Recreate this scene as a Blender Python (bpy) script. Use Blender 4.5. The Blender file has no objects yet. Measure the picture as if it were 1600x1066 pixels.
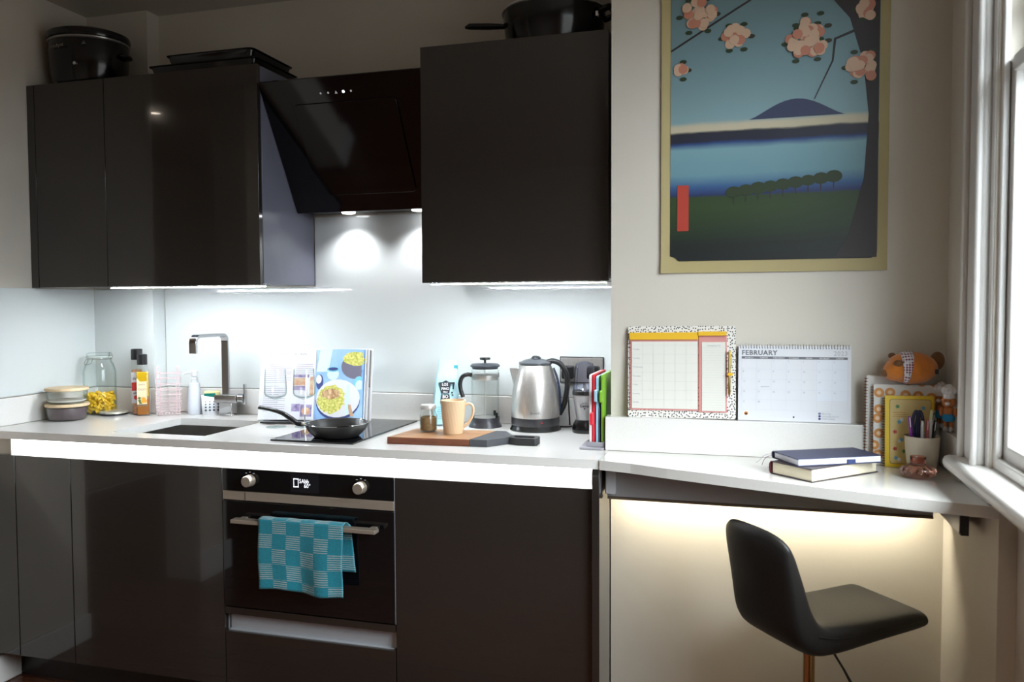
import bpy, bmesh, math, random
from math import sin, cos, pi, atan2, radians
from mathutils import Vector, Matrix, Quaternion, noise
random.seed(7)
SC = bpy.context.scene
COL = SC.collection

# ------------------------------------------------------------ camera, world, lights, exposure
CAMY, CAMZ = -2.2199, 1.3272
def make_camera():
    a, b, r, f = -0.2802, -0.0436, -0.0041, 1281.55
    fwd = Vector((sin(a)*cos(b), cos(a)*cos(b), sin(b)))
    right = Vector((cos(a), -sin(a), 0)); up = right.cross(fwd)
    R = cos(r)*right + sin(r)*up; U = -sin(r)*right + cos(r)*up
    cd = bpy.data.cameras.new('camera'); co = bpy.data.objects.new('camera', cd); COL.objects.link(co)
    cd.sensor_width = 36; cd.lens = f/1600*36; cd.clip_start = .05
    m = Matrix((R, U, -fwd)).transposed().to_4x4(); m.translation = Vector((0, CAMY, CAMZ))
    co.matrix_world = m
    cd.dof.use_dof = True; cd.dof.focus_distance = 2.75; cd.dof.aperture_fstop = 4.5
    SC.camera = co
make_camera()
SC.view_settings.view_transform = 'Standard'; SC.view_settings.look = 'None'
SC.view_settings.gamma = 1; SC.view_settings.use_curve_mapping = False
SC.view_settings.exposure = 0.5
SC.cycles.max_bounces = 10; SC.cycles.transparent_max_bounces = 24; SC.cycles.sample_clamp_indirect = 6
SC.cycles.caustics_refractive = False; SC.cycles.caustics_reflective = False
LED_UNDER = 190.0       # strips under the wall cabinets
LED_CHANNEL = 22.0     # strip in the handle channel
LED_DESK = 48.0        # strip under the desk
HOOD_W = 4.0           # each hood spot, watts
ROOM_W = 6.0           # each ceiling downlight, watts
w = bpy.data.worlds.new('world'); SC.world = w; w.use_nodes = True
bg = w.node_tree.nodes['Background']; bg.inputs[0].default_value = (.72, .84, 1, 1); bg.inputs[1].default_value = 28.0
# overcast sky: bright above, darker ground below the horizon
_tc = w.node_tree.nodes.new('ShaderNodeTexCoord'); _sp = w.node_tree.nodes.new('ShaderNodeSeparateXYZ'); _rp = w.node_tree.nodes.new('ShaderNodeValToRGB')
w.node_tree.links.new(_tc.outputs['Generated'], _sp.inputs[0]); w.node_tree.links.new(_sp.outputs[2], _rp.inputs[0]); w.node_tree.links.new(_rp.outputs[0], bg.inputs[0])
_cr = _rp.color_ramp; _cr.elements[0].position = 0.0; _cr.elements[0].color = (.05, .05, .048, 1); _cr.elements[1].position = 1; _cr.elements[1].color = (.93, .97, 1, 1)
_e = _cr.elements.new(.03); _e.color = (.20, .225, .25, 1)
def area(name, loc, rot, sx, sy, power, col, portal=False):
    l = bpy.data.lights.new(name, 'AREA'); l.shape = 'RECTANGLE'; l.size = sx; l.size_y = sy; l.energy = power; l.color = col
    if portal: l.cycles.is_portal = True
    o = bpy.data.objects.new(name, l); COL.objects.link(o); o.location = loc; o.rotation_euler = rot; return o
area('window_portal', (.60, -.95, 1.66), (0, radians(90), 0), 1.3, 1.45, 1, (1, 1, 1), True)
def spot(name, loc, aim, power, col, ang=90, blend=.6, size=.03):
    l = bpy.data.lights.new(name, 'SPOT'); l.energy = power; l.color = col; l.spot_size = radians(ang); l.spot_blend = blend; l.shadow_soft_size = size
    o = bpy.data.objects.new(name, l); COL.objects.link(o); o.location = loc
    o.rotation_euler = (Vector(aim)-Vector(loc)).to_track_quat('-Z', 'Y').to_euler(); return o
for x in (-1.43, -1.15): spot('hood_spot', (x, .545, 1.655), (x, .57, .9), HOOD_W, (.95, .97, 1), 120, .8, .02)
LAMPS = [(-3.45, -1.5), (-2.3, -1.7), (-.5, -3.0), (-2.6, -3.0), (-.3, -1.6)]
for x, y in LAMPS: spot('ceiling_spot', (x, y, 2.47), (x, y, 0), ROOM_W, (1, .76, .52), 150, .9, .04)

# ------------------------------------------------------------ materials
def nodes(name):
    m = bpy.data.materials.new(name); m.use_nodes = True
    return m, m.node_tree, m.node_tree.nodes['Principled BSDF']
def setp(p, **k):
    for a, v in k.items():
        n = {'rough': 'Roughness', 'metal': 'Metallic', 'trans': 'Transmission Weight', 'ior': 'IOR', 'coat': 'Coat Weight', 'coatr': 'Coat Roughness',
             'spec': 'Specular IOR Level', 'sheen': 'Sheen Weight', 'sss': 'Subsurface Weight', 'alpha': 'Alpha', 'emit': 'Emission Strength'}[a]
        p.inputs[n].default_value = v
def c4(c): return (c[0], c[1], c[2], 1)
def mat(name, col, rough=.5, var=0, vs=8, bump=0, bs=60, col2=None, stretch=(1, 1, 1), **k):
    """plain procedural material: colour with a little noise variation and fine relief"""
    m, t, p = nodes(name); p.inputs['Base Color'].default_value = c4(col); setp(p, rough=rough, **k)
    if var or bump or col2:
        tc = t.nodes.new('ShaderNodeTexCoord'); mp = t.nodes.new('ShaderNodeMapping'); mp.inputs['Scale'].default_value = stretch
        t.links.new(tc.outputs['Object'], mp.inputs[0])
        n = t.nodes.new('ShaderNodeTexNoise'); n.inputs['Scale'].default_value = vs; n.inputs['Detail'].default_value = 4
        t.links.new(mp.outputs[0], n.inputs['Vector'])
        if var or col2:
            r = t.nodes.new('ShaderNodeValToRGB'); c2 = col2 or tuple(min(1, c*(1+var)) for c in col); c1 = col if col2 else tuple(c*(1-var) for c in col)
            r.color_ramp.elements[0].position = .3; r.color_ramp.elements[1].position = .7
            r.color_ramp.elements[0].color = c4(c1); r.color_ramp.elements[1].color = c4(c2)
            t.links.new(n.outputs['Fac'], r.inputs[0]); t.links.new(r.outputs[0], p.inputs['Base Color'])
        if bump:
            n2 = t.nodes.new('ShaderNodeTexNoise'); n2.inputs['Scale'].default_value = bs; n2.inputs['Detail'].default_value = 3
            t.links.new(mp.outputs[0], n2.inputs['Vector'])
            b = t.nodes.new('ShaderNodeBump'); b.inputs['Strength'].default_value = bump; b.inputs['Distance'].default_value = .002
            t.links.new(n2.outputs['Fac'], b.inputs['Height']); t.links.new(b.outputs[0], p.inputs['Normal'])
    return m
def emat(name, col, s):
    m, t, p = nodes(name); p.inputs['Base Color'].default_value = c4((.8, .8, .8)); p.inputs['Emission Color'].default_value = c4(col); p.inputs['Emission Strength'].default_value = s; return m
def glass(name, col=(.99, 1, .995), edge=(.80, .87, .85), rough=.02, k=1.0):
    """thin clear glass: see-through, tinted towards its rims, with reflections"""
    m, t, p = nodes(name); t.nodes.remove(p); out = t.nodes['Material Output']
    tr = t.nodes.new('ShaderNodeBsdfTransparent'); gl = t.nodes.new('ShaderNodeBsdfGlossy'); gl.inputs['Roughness'].default_value = rough
    lw = t.nodes.new('ShaderNodeLayerWeight'); lw.inputs['Blend'].default_value = .5
    r = t.nodes.new('ShaderNodeValToRGB'); r.color_ramp.elements[0].position = .5; r.color_ramp.elements[0].color = c4(col); r.color_ramp.elements[1].position = .95; r.color_ramp.elements[1].color = c4(edge)
    t.links.new(lw.outputs['Facing'], r.inputs[0]); t.links.new(r.outputs[0], tr.inputs[0])
    pw = t.nodes.new('ShaderNodeMath'); pw.operation = 'POWER'; pw.inputs[1].default_value = 3.5; t.links.new(lw.outputs['Facing'], pw.inputs[0])
    mu = t.nodes.new('ShaderNodeMath'); mu.operation = 'MULTIPLY_ADD'; mu.inputs[1].default_value = .45*k; mu.inputs[2].default_value = .03*k; mu.use_clamp = True; t.links.new(pw.outputs[0], mu.inputs[0])
    mx = t.nodes.new('ShaderNodeMixShader'); t.links.new(mu.outputs[0], mx.inputs[0]); t.links.new(tr.outputs[0], mx.inputs[1]); t.links.new(gl.outputs[0], mx.inputs[2])
    t.links.new(mx.outputs[0], out.inputs[0]); return m

M = {}
M['wall'] = mat('warm white paint', (.66, .61, .535), .6, var=.03, vs=3, bump=.12, bs=90)
M['ceiling'] = mat('ceiling paint', (.62, .57, .5), .7, var=.02, vs=3, bump=.06)
M['gloss_paint'] = mat('white gloss paint', (.70, .68, .66), .35)
M['gloss'] = mat('dark brown gloss laminate', (.024, .0192, .0165), .10, var=.06, vs=1.5, coat=.5, coatr=.015)
M['gloss_edge'] = mat('dark laminate edge', (.02, .016, .014), .3)
M['carcass'] = mat('grey cabinet board', (.30, .30, .33), .35, var=.03)
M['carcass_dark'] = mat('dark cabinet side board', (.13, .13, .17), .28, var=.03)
M['quartz'] = mat('white quartz', (.76, .74, .71), .10, var=.025, vs=260, coat=.25, coatr=.05)
M['splash'] = mat('white back painted glass', (.70, .735, .73), .07, coat=.4, coatr=.03)
M['alu'] = mat('brushed aluminium', (.62, .63, .66), .32, metal=.85, var=.04, vs=20, stretch=(1, 20, 20))
M['white_channel'] = mat('white channel profile', (.82, .82, .82), .35)
M['steel'] = mat('brushed steel', (.74, .72, .69), .34, metal=.9, var=.07, vs=25, stretch=(14, 14, .6))
M['steel_h'] = mat('bronze tinted steel', (.46, .39, .32), .35, metal=.6, var=.05, vs=25, stretch=(.5, 14, 14))
M['sink_steel'] = mat('sink steel', (.33, .31, .29), .3, metal=1, var=.08, vs=30)
M['chrome'] = mat('chrome', (.80, .81, .83), .05, metal=1)
M['black_gloss'] = mat('black glass', (.004, .004, .005), .04, coat=.2)
M['hood_glass'] = mat('black hood glass', (.003, .003, .0035), .06)
M['black_plastic'] = mat('black plastic', (.012, .012, .013), .25)
M['black_matt'] = mat('matt black', (.015, .015, .016), .5, bump=.1)
M['nonstick'] = mat('grey black non-stick coat', (.020, .019, .018), .36, var=.12, vs=200)
M['enamel'] = mat('black enamel', (.004, .004, .005), .15)
M['white_plastic'] = mat('white plastic', (.72, .73, .76), .3)
M['white'] = mat('white paper', (.72, .72, .76), .7)
M['cream_paper'] = mat('cream paper', (.74, .72, .66), .7)
M['page_block'] = mat('page edges', (.78, .70, .53), .8, var=.08, vs=300, stretch=(.1, .1, 3))
M['page_white'] = mat('white page edges', (.82, .84, .92), .7, var=.04, vs=300, stretch=(.1, .1, 3))
M['bamboo'] = mat('bamboo', (.62, .45, .26), .45, col2=(.72, .56, .36), vs=14, stretch=(1, 12, 1))
M['oak'] = mat('acacia board', (.27, .125, .055), .4, col2=(.42, .23, .11), vs=9, stretch=(1.2, 14, 8))
M['walnut'] = mat('board edge wood', (.10, .028, .012), .45, col2=(.17, .05, .02), vs=9, stretch=(2, 14, 14))
M['floor'] = mat('red brown floor boards', (.085, .026, .014), .22, col2=(.15, .055, .025), vs=5, stretch=(1, 14, 1), bump=.05)
M['glass'] = glass('clear glass')
M['wine'] = glass('wine glass clear', (.995, 1, 1), (.66, .80, .78), k=1.2)
M['pink_glass'] = mat('pink glass', (.97, .50, .40), .03, trans=1.0, ior=1.45)
M['pane'] = glass('window pane', (.96, .98, .98), (.9, .95, .95))
M['clear_plastic'] = glass('clear plastic', (.90, .91, .96), (.55, .57, .68), rough=.08, k=1.2)
M['leather'] = mat('black leatherette', (.013, .012, .0115), .48, bump=.25, bs=350, spec=.35)
M['gold_pole'] = mat('bronze chrome', (.55, .36, .17), .12, metal=1)
M['ink'] = mat('dark ink', (.02, .02, .03), .6)
M['grey_ink'] = mat('grey ink', (.16, .16, .18), .6)
M['light_ink'] = mat('light grey ink', (.42, .43, .46), .6)
M['pale_line'] = mat('pale printed line', (.56, .56, .55), .7)
M['white_ink'] = mat('white ink', (.85, .85, .85), .6)
M['navy'] = mat('navy cloth cover', (.028, .032, .085), .45, var=.1, vs=200)
M['dark_cover'] = mat('dark brown cover', (.045, .03, .035), .5)
M['towel'] = None

# ------------------------------------------------------------ mesh helpers
class B:
    def __init__(s): s.bm = bmesh.new()
    def box(s, x0, x1, y0, y1, z0, z1, rot=None):
        vs = [s.bm.verts.new((x, y, z)) for x in (x0, x1) for y in (y0, y1) for z in (z0, z1)]
        if rot:
            for v in vs: v.co = rot @ v.co
        for q in ((0, 1, 3, 2), (4, 6, 7, 5), (0, 4, 5, 1), (2, 3, 7, 6), (0, 2, 6, 4), (1, 5, 7, 3)): s.bm.faces.new([vs[i] for i in q])
        return s
    def lathe(s, prof, c=(0, 0), n=36, sx=1, sy=1, mtx=None):
        rings = []
        for r, z in prof:
            if abs(r) < 1e-6: rings.append([s.bm.verts.new((c[0], c[1], z))])
            else: rings.append([s.bm.verts.new((c[0]+r*sx*cos(2*pi*i/n), c[1]+r*sy*sin(2*pi*i/n), z)) for i in range(n)])
        if mtx:
            for R in rings:
                for v in R: v.co = mtx @ v.co
        for a, b in zip(rings, rings[1:]):
            for i in range(n):
                j = (i+1) % n
                q = [a[i % len(a)], a[j % len(a)], b[j % len(b)], b[i % len(b)]]
                u = []
                for v in q:
                    if v not in u: u.append(v)
                if len(u) > 2: s.bm.faces.new(u)
        return s
    def tube(s, pts, r, n=8, closed=False, flat=1.0):
        pts = [Vector(p) for p in pts]; N = len(pts); rr = r if isinstance(r, (list, tuple)) else [r]*N
        T = []
        for i in range(N):
            a = pts[(i-1) % N] if closed else pts[max(i-1, 0)]; b = pts[(i+1) % N] if closed else pts[min(i+1, N-1)]
            d = (b-a); T.append(d.normalized() if d.length > 1e-9 else Vector((0, 0, 1)))
        up = Vector((0, 0, 1)) if abs(T[0].z) < .9 else Vector((0, 1, 0))
        u = (up - T[0]*up.dot(T[0])).normalized(); rings = []
        for i in range(N):
            u = (u - T[i]*u.dot(T[i])).normalized(); v = T[i].cross(u)
            rings.append([s.bm.verts.new(pts[i]+(u*cos(2*pi*k/n)*flat+v*sin(2*pi*k/n))*rr[i]) for k in range(n)])
        for i in range(N if closed else N-1):
            a, b = rings[i], rings[(i+1) % N]
            for k in range(n): s.bm.faces.new((a[k], a[(k+1) % n], b[(k+1) % n], b[k]))
        if not closed:
            s.bm.faces.new(rings[0][::-1]); s.bm.faces.new(rings[-1])
        return s
    def prism(s, poly, lo, hi, plane='xy'):
        f = {'xy': lambda a, b, c: (a, b, c), 'xz': lambda a, b, c: (a, c, b), 'yz': lambda a, b, c: (c, a, b)}[plane]
        A = [s.bm.verts.new(f(a, b, lo)) for a, b in poly]; Bv = [s.bm.verts.new(f(a, b, hi)) for a, b in poly]; n = len(poly)
        s.bm.faces.new(A[::-1]); s.bm.faces.new(Bv)
        for i in range(n): s.bm.faces.new((A[i], A[(i+1) % n], Bv[(i+1) % n], Bv[i]))
        return s
    def ball(s, c, r, rot=None, seg=20, rings=12):
        r = r if isinstance(r, (tuple, list)) else (r, r, r)
        m = Matrix.Translation(c) @ (rot.to_4x4() if rot else Matrix.Identity(4)) @ Matrix.Diagonal((r[0], r[1], r[2], 1))
        bmesh.ops.create_uvsphere(s.bm, u_segments=seg, v_segments=rings, radius=1, matrix=m); return s
    def grid(s, fn, nu, nv):
        V = [[s.bm.verts.new(fn(i/nu, j/nv)) for j in range(nv+1)] for i in range(nu+1)]
        for i in range(nu):
            for j in range(nv): s.bm.faces.new((V[i][j], V[i+1][j], V[i+1][j+1], V[i][j+1]))
        return s
    def done(s, name, m, parent=None, loc=None, rot=None, bevel=0, seg=2, smooth=False, solid=0, sub=0):
        bmesh.ops.recalc_face_normals(s.bm, faces=s.bm.faces[:])
        me = bpy.data.meshes.new(name); s.bm.to_mesh(me); s.bm.free()
        o = bpy.data.objects.new(name, me); COL.objects.link(o)
        for mm in (m if isinstance(m, (list, tuple)) else [m]): me.materials.append(mm)
        if parent: o.parent = parent
        if loc: o.location = loc
        if rot: o.rotation_euler = rot
        if solid:
            q = o.modifiers.new('solid', 'SOLIDIFY'); q.thickness = solid; q.offset = 0
        if sub:
            q = o.modifiers.new('sub', 'SUBSURF'); q.levels = sub; q.render_levels = sub
        if bevel:
            q = o.modifiers.new('bevel', 'BEVEL'); q.width = bevel; q.segments = seg; q.limit_method = 'ANGLE'; q.angle_limit = radians(40)
        if smooth or bevel or sub:
            for p in me.polygons: p.use_smooth = True
            if not sub:
                try: me.set_sharp_from_angle(angle=radians(42))
                except Exception: pass
        return o
def tag(o, label=None, cat=None, group=None, kind=None):
    if label: o['label'] = label
    if cat: o['category'] = cat
    if group: o['group'] = group
    if kind: o['kind'] = kind
    return o
def thing(name, label, cat, loc=(0, 0, 0), rz=0, group=None):
    o = bpy.data.objects.new(name, None); o.empty_display_size = .05; COL.objects.link(o)
    o.location = loc; o.rotation_euler = (0, 0, rz); return tag(o, label, cat, group)
def box(name, m, x0, x1, y0, y1, z0, z1, parent=None, bevel=.001, **k): return B().box(x0, x1, y0, y1, z0, z1).done(name, m, parent, bevel=bevel, **k)
def face(X, Y): return atan2(-X, Y-CAMY)          # turn so that local -Y looks towards the viewer's side of the room
def text(s, size, name, m, parent=None, loc=(0, 0, 0), rot=(pi/2, 0, 0), align='LEFT', sp=1.0, ext=.0002, sx=1.0, bold=0):
    cu = bpy.data.curves.new('t', 'FONT'); cu.body = s; cu.size = size; cu.align_x = align; cu.space_character = sp; cu.extrude = ext; cu.resolution_u = 2; cu.offset = bold
    t = bpy.data.objects.new('t', cu); COL.objects.link(t)
    bpy.context.view_layer.update()
    me = bpy.data.meshes.new_from_object(t.evaluated_get(bpy.context.evaluated_depsgraph_get()))
    bpy.data.objects.remove(t); bpy.data.curves.remove(cu)
    me.materials.clear(); me.materials.append(m)
    if sx != 1: me.transform(Matrix.Diagonal((sx, 1, 1, 1)))
    o = bpy.data.objects.new(name, me); COL.objects.link(o); o.location = loc; o.rotation_euler = rot
    if parent: o.parent = parent
    return o
def circ(cx, cy, r, n=20, sx=1, sy=1, a0=0): return [(cx+r*sx*cos(a0+2*pi*i/n), cy+r*sy*sin(a0+2*pi*i/n)) for i in range(n)]
def rrect(x0, x1, y0, y1, r, n=4):
    P = []
    for cx, cy, a in ((x1-r, y1-r, 0), (x0+r, y1-r, 90), (x0+r, y0+r, 180), (x1-r, y0+r, 270)):
        for i in range(n+1): P.append((cx+r*cos(radians(a+90*i/n)), cy+r*sin(radians(a+90*i/n))))
    return P
def arc(pts, n=6):
    """Catmull-Rom through the points"""
    P = [Vector(p) for p in pts]; P = [2*P[0]-P[1]]+P+[2*P[-1]-P[-2]]; out = []
    for i in range(1, len(P)-2):
        for k in range(n):
            t = k/n; a, b, c, d = P[i-1:i+3]
            out.append(.5*((2*b)+(c-a)*t+(2*a-5*b+4*c-d)*t*t+(3*b-a-3*c+d)*t**3))
    return out+[P[-2]]

# ------------------------------------------------------------ setting
FZ = -.03; CZ = 2.5; WL = -2.59; YB = .625; WR = .51; YD = .20; XJ = -.39
fl = box('floor', M['floor'], -4.7, 1.0, -4.2, .7, FZ-.06, FZ-.012, bevel=0); tag(fl, kind='structure')
nb = 0
y = .16
while y > -3.2:
    off = (nb*.77) % 1.9
    xs = [-4.6]+[v for v in (-4.6+off+1.9*i for i in range(4)) if -4.4 < v < .4]+[WR]
    for a, b in zip(xs, xs[1:]): box('floorboard', M['floor'], a+.001, b-.001, y-.138, y, FZ-.012, FZ, fl, bevel=.0015)
    y -= .14; nb += 1
def st(name, m, *a, **k): return tag(box(name, m, *a, bevel=0, **k), kind='structure')
st('ceiling', M['ceiling'], -4.7, 1.0, -4.2, .8, CZ, CZ+.08)
st('wall_left', M['wall'], WL-.12, WL, -.42, .75, FZ, CZ)
st('wall_left_far', M['wall'], -4.75, -4.62, -4.2, -.32, FZ, CZ)
st('wall_left_return', M['wall'], -4.62, WL-.12, -.42, -.32, FZ, CZ)
st('wall_left_pier', M['wall'], WL-.20, WL, -1.36, -1.14, FZ, CZ)
st('wall_back', M['wall'], WL, XJ, YB, YB+.1, FZ, CZ)
st('wall_back_boxing', M['wall'], WL, -2.30, .555, YB, FZ, CZ)
st('wall_back_right', M['wall'], XJ, WR+.2, YD, .75, FZ, CZ)
st('wall_front', M['wall'], -4.7, 1.0, -4.25, -4.15, FZ, CZ)
# right wall with the window opening (Y -1.70..-.225, Z .965..2.32)
b = B(); 
b.box(WR, WR+.2, -.225, YD, FZ, CZ); b.box(WR, WR+.2, -4.2, -1.70, FZ, CZ); b.box(WR, WR+.2, -1.70, -.225, 2.32, CZ)
b.box(WR, WR+.2, -.30, -.225, FZ, .93); b.box(WR+.035, WR+.2, -1.70, -.30, FZ, .93)
tag(b.done('wall_right', M['wall']), kind='structure')
for nm, a in (('baseboard_left', (WL, WL+.018, -.42, .145, FZ, .075)), ('baseboard_back_right', (XJ, WR, YD-.018, YD, FZ, .09)), ('baseboard_left_pier', (WL, WL+.018, -1.38, -1.12, FZ, .12)),
              ('baseboard_right', (WR-.018, WR, -.30, YD-.018, FZ, .09))):
    o = B().box(*a).done(nm, M['gloss_paint'], bevel=.006); tag(o, kind='structure')
# window
win = bpy.data.objects.new('window_1', None); COL.objects.link(win); win.location = (WR, -.95, 1.6); tag(win, kind='structure')
def wb(name, m, *a, parent=win, bevel=.003, off=True):
    b = B()
    aa = a if isinstance(a[0], (tuple, list)) else [a]
    for q in aa: b.box(q[0]-WR, q[1]-WR, q[2]+.95, q[3]+.95, q[4]-1.6, q[5]-1.6)
    return b.done(name, m, parent, bevel=bevel)
wb('casing', M['gloss_paint'], (WR-.022, WR, -.20, -.075, .965, 2.42), (WR-.022, WR, -1.85, -1.72, .965, 2.42), (WR-.022, WR, -1.85, -.075, 2.30, 2.42), bevel=.008)
wb('casing_bead', M['gloss_paint'], (WR-.034, WR-.02, -.098, -.075, .965, 2.42), (WR-.034, WR-.02, -.205, -.188, .965, 2.42), bevel=.006)
wb('jamb', M['gloss_paint'], (WR-.004, WR+.055, -.222, -.198, .965, 2.32), (WR-.004, WR+.055, -1.72, -1.69, .965, 2.32), (WR-.004, WR+.16, -1.70, -.222, 2.29, 2.32))
wb('sill', M['gloss_paint'], (WR-.062, WR+.10, -1.85, -.062, .936, .968), bevel=.012)
wb('stop_bead', M['gloss_paint'], (WR+.006, WR+.02, -.240, -.220, .968, 2.3), (WR+.006, WR+.02, -1.69, -.24, .968, .992), bevel=.003)
sl = wb('lower_sash', M['gloss_paint'], (WR+.022, WR+.0395, -.262, -.226, .97, 1.845), (WR+.022, WR+.0395, -1.69, -1.65, .97, 1.845), (WR+.022, WR+.0395, -1.65, -.262, .97, 1.022), (WR+.018, WR+.0395, -1.65, -.262, 1.812, 1.845))
wb('pane', M['pane'], (WR+.036, WR+.039, -1.65, -.262, 1.022, 1.812), parent=sl, bevel=0)
su = wb('upper_sash', M['gloss_paint'], (WR+.060, WR+.095, -.262, -.226, 1.815, 2.29), (WR+.060, WR+.095, -1.69, -1.65, 1.815, 2.29), (WR+.06, WR+.095, -1.65, -.262, 1.82, 1.85), (WR+.06, WR+.095, -1.65, -.262, 2.25, 2.29), (WR+.066, WR+.09, -1.65, -.262, 1.965, 1.985))
wb('pane', M['pane'], (WR+.074, WR+.077, -1.65, -.262, 1.85, 2.25), parent=su, bevel=0)
OW1 = mat('outer frame grey blue darkened', (.045, .056, .072), .5, var=.1, vs=8); OW2 = mat('outer reveal darkened', (.07, .08, .095), .6, var=.1, vs=8); OW3 = mat('outer bead darkened', (.12, .13, .145), .5)  # outer window colours darkened to offset the overbright sky light
wb('pulley_stile', mat('outer stile darkened', (.050, .062, .080), .5, var=.06, vs=9), (WR+.056, WR+.066, -.224, -.198, .965, 2.32), (WR+.072, WR+.10, -.222, -.198, .965, 2.32))  # white-painted stile, colour darkened so the strong sky does not bleach it
wb('parting_bead', mat('parting bead darkened', (.032, .040, .055), .5), (WR+.066, WR+.072, -.228, -.198, .965, 2.32))  # bead colour likewise darkened against the sky light
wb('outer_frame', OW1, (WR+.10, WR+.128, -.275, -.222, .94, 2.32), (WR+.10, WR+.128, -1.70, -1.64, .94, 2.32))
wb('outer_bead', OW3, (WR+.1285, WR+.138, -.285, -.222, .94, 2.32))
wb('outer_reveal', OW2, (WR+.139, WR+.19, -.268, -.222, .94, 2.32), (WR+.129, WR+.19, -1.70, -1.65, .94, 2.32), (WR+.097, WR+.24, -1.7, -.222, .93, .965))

# ------------------------------------------------------------ splashback glass
sp = M['splash']
o = box('splashback', sp, WL, WL+.006, -.05, .555, 1.002, 1.398); tag(o, 'glossy white glass splashback panel on the left side wall', 'splashback')
o = box('splashback', sp, WL+.006, -2.302, .549, .555, 1.002, 1.398)
B().box(-2.302, -2.296, .549, YB-.0065, 1.002, 1.398).done('return', sp, o, bevel=0); tag(o, 'narrow white glass splashback panel behind the pasta jar and oil bottles', 'splashback')
b = B().box(-2.294, -1.60, YB-.006, YB, 1.002, 1.40).box(-1.6, -1.018, YB-.006, YB, 1.002, 1.40).box(-1.018, XJ, YB-.006, YB, 1.002, 1.40)
tag(b.done('splashback', sp, bevel=0), 'wide white glass splashback behind sink, cookbook and kettle', 'splashback')
tag(box('splashback', sp, -1.605, -1.015, YB-.006, YB, 1.4003, 1.668, bevel=0), 'white glass splashback panel directly under the extractor hood', 'splashback')

# ------------------------------------------------------------ worktop
Q = M['quartz']
wt = thing('worktop', 'long white quartz kitchen worktop with the sink cutout', 'worktop', (-1.5, .3, .9))
def L(q, o): return (q[0]-o[0], q[1]-o[0], q[2]-o[1], q[3]-o[1], q[4]-o[2], q[5]-o[2])
WO = (-1.5, .3, .9)
SX0, SX1, SY0, SY1 = -2.09, -1.72, .086, .440
b = B()
for q in ((WL, SX0, 0, YB, .874, .9), (SX1, XJ, 0, YB, .874, .9), (SX0, SX1, 0, SY0, .874, .9), (SX0, SX1, SY1, YB, .874, .9)): b.box(*L(q, WO))
b.done('slab', Q, wt)
for q, lb_ in (((WL, WL+.028, 0, .525, .9005, 1.0), 'white quartz upstand along the left side wall'), ((WL, -2.30, .527, .555, .9005, 1.0), 'short white quartz upstand behind the pasta jar'),
               ((-2.27, XJ, YB-.03, YB, .9005, 1.0), 'long white quartz upstand along the back behind the tap and kettle'), ((-2.30, -2.272, .527, YB, .9005, 1.0), 'tiny white quartz upstand return beside the oil bottles')):
    tag(box('upstand', Q, *q, bevel=.003), lb_, 'upstand')
DK = (0, 0, .9)
dk = thing('desktop', 'white quartz desk worktop that widens towards the window', 'desktop', DK)
edge = [(XJ+.001, -.005), (-.30, -.030), (-.20, -.072), (-.10, -.108), (.05, -.162), (.19, -.212), (.32, -.256), (.42, -.283), (WR, -.302)]
B().prism(edge+[(WR, YD), (XJ+.001, YD)], -.026, 0).done('slab', Q, dk)
tag(box('upstand', Q, XJ-.01, WR-.022, .155, YD, .9005, 1.0, bevel=.0015), 'white quartz upstand ledge behind the desk carrying planner and calendar', 'upstand')
tag(box('upstand', Q, WR-.022, WR, -.052, YD, .9005, 1.0, bevel=.0015), 'tall short white quartz upstand on the right wall beside the pen cup', 'upstand')
tag(box('upstand', Q, WR-.018, WR, -.285, -.053, .9005, .934, bevel=.0015), 'low white quartz upstand under the window sill', 'upstand')
# sink
sk = thing('sink', 'undermounted steel sink bowl set into the worktop left of the tap', 'sink', ((SX0+SX1)/2, (SY0+SY1)/2, .70))
hw, hd = (SX1-SX0)/2+.004, (SY1-SY0)/2+.004
b = B(); t_ = .0025
b.box(-hw, hw, -hd, hd, 0, t_); b.box(-hw, -hw+t_, -hd, hd, t_, .1735); b.box(hw-t_, hw, -hd, hd, t_, .1735); b.box(-hw+t_, hw-t_, -hd, -hd+t_, t_, .1735); b.box(-hw+t_, hw-t_, hd-t_, hd, t_, .1735)
b.done('bowl', M['sink_steel'], sk, bevel=0)
B().lathe([(0, .004), (.03, .004), (.042, .007), (.045, .003)], n=28).done('drain', M['chrome'], sk, smooth=True)

# ------------------------------------------------------------ base cabinets
G, GE = M['gloss'], M['gloss_edge']
DT, DB, PY = .811, .10, .147
def cab(name, label, x0, x1, z0=DB, z1=DT, door=True, y=.03, dep=.58, ht=.69):
    t = thing(name, label, 'cabinet', ((x0+x1)/2, y, z0)); hw = (x1-x0)/2
    if door: B().box(-hw+.0015, hw-.0015, 0, .02, 0, z1-z0).done('door', G, t, bevel=.001)
    B().box(-hw, hw, .022, dep, 0, ht).done('body', M['carcass'], t, bevel=0)
    return t
t = cab('base_cabinet', 'narrow dark gloss base cabinet in the left corner under the worktop', -2.455, -2.217, dep=.50)
B().box(WL+2.336, -.119-.0015, .0, .02, 0, DT-DB).done('filler', G, t, bevel=.001)
t = cab('base_cabinet', 'wide dark gloss base cabinet under the sink', -2.217, -1.616, ht=.59)
t = cab('base_cabinet', 'wide dark gloss base cabinet to the right of the oven', -1.017, -.414)
t = thing('oven_cabinet', 'dark gloss housing cabinet around the oven with a drawer below', 'cabinet', (-1.3165, .03, DB))
H = .2995
B().box(-H+.0015, H-.0015, 0, .02, 0, .180).done('drawer', G, t, bevel=.001)
B().box(-H+.0015, H-.0015, 0, .02, .237, .259).done('rail', G, t, bevel=.001)
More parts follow.
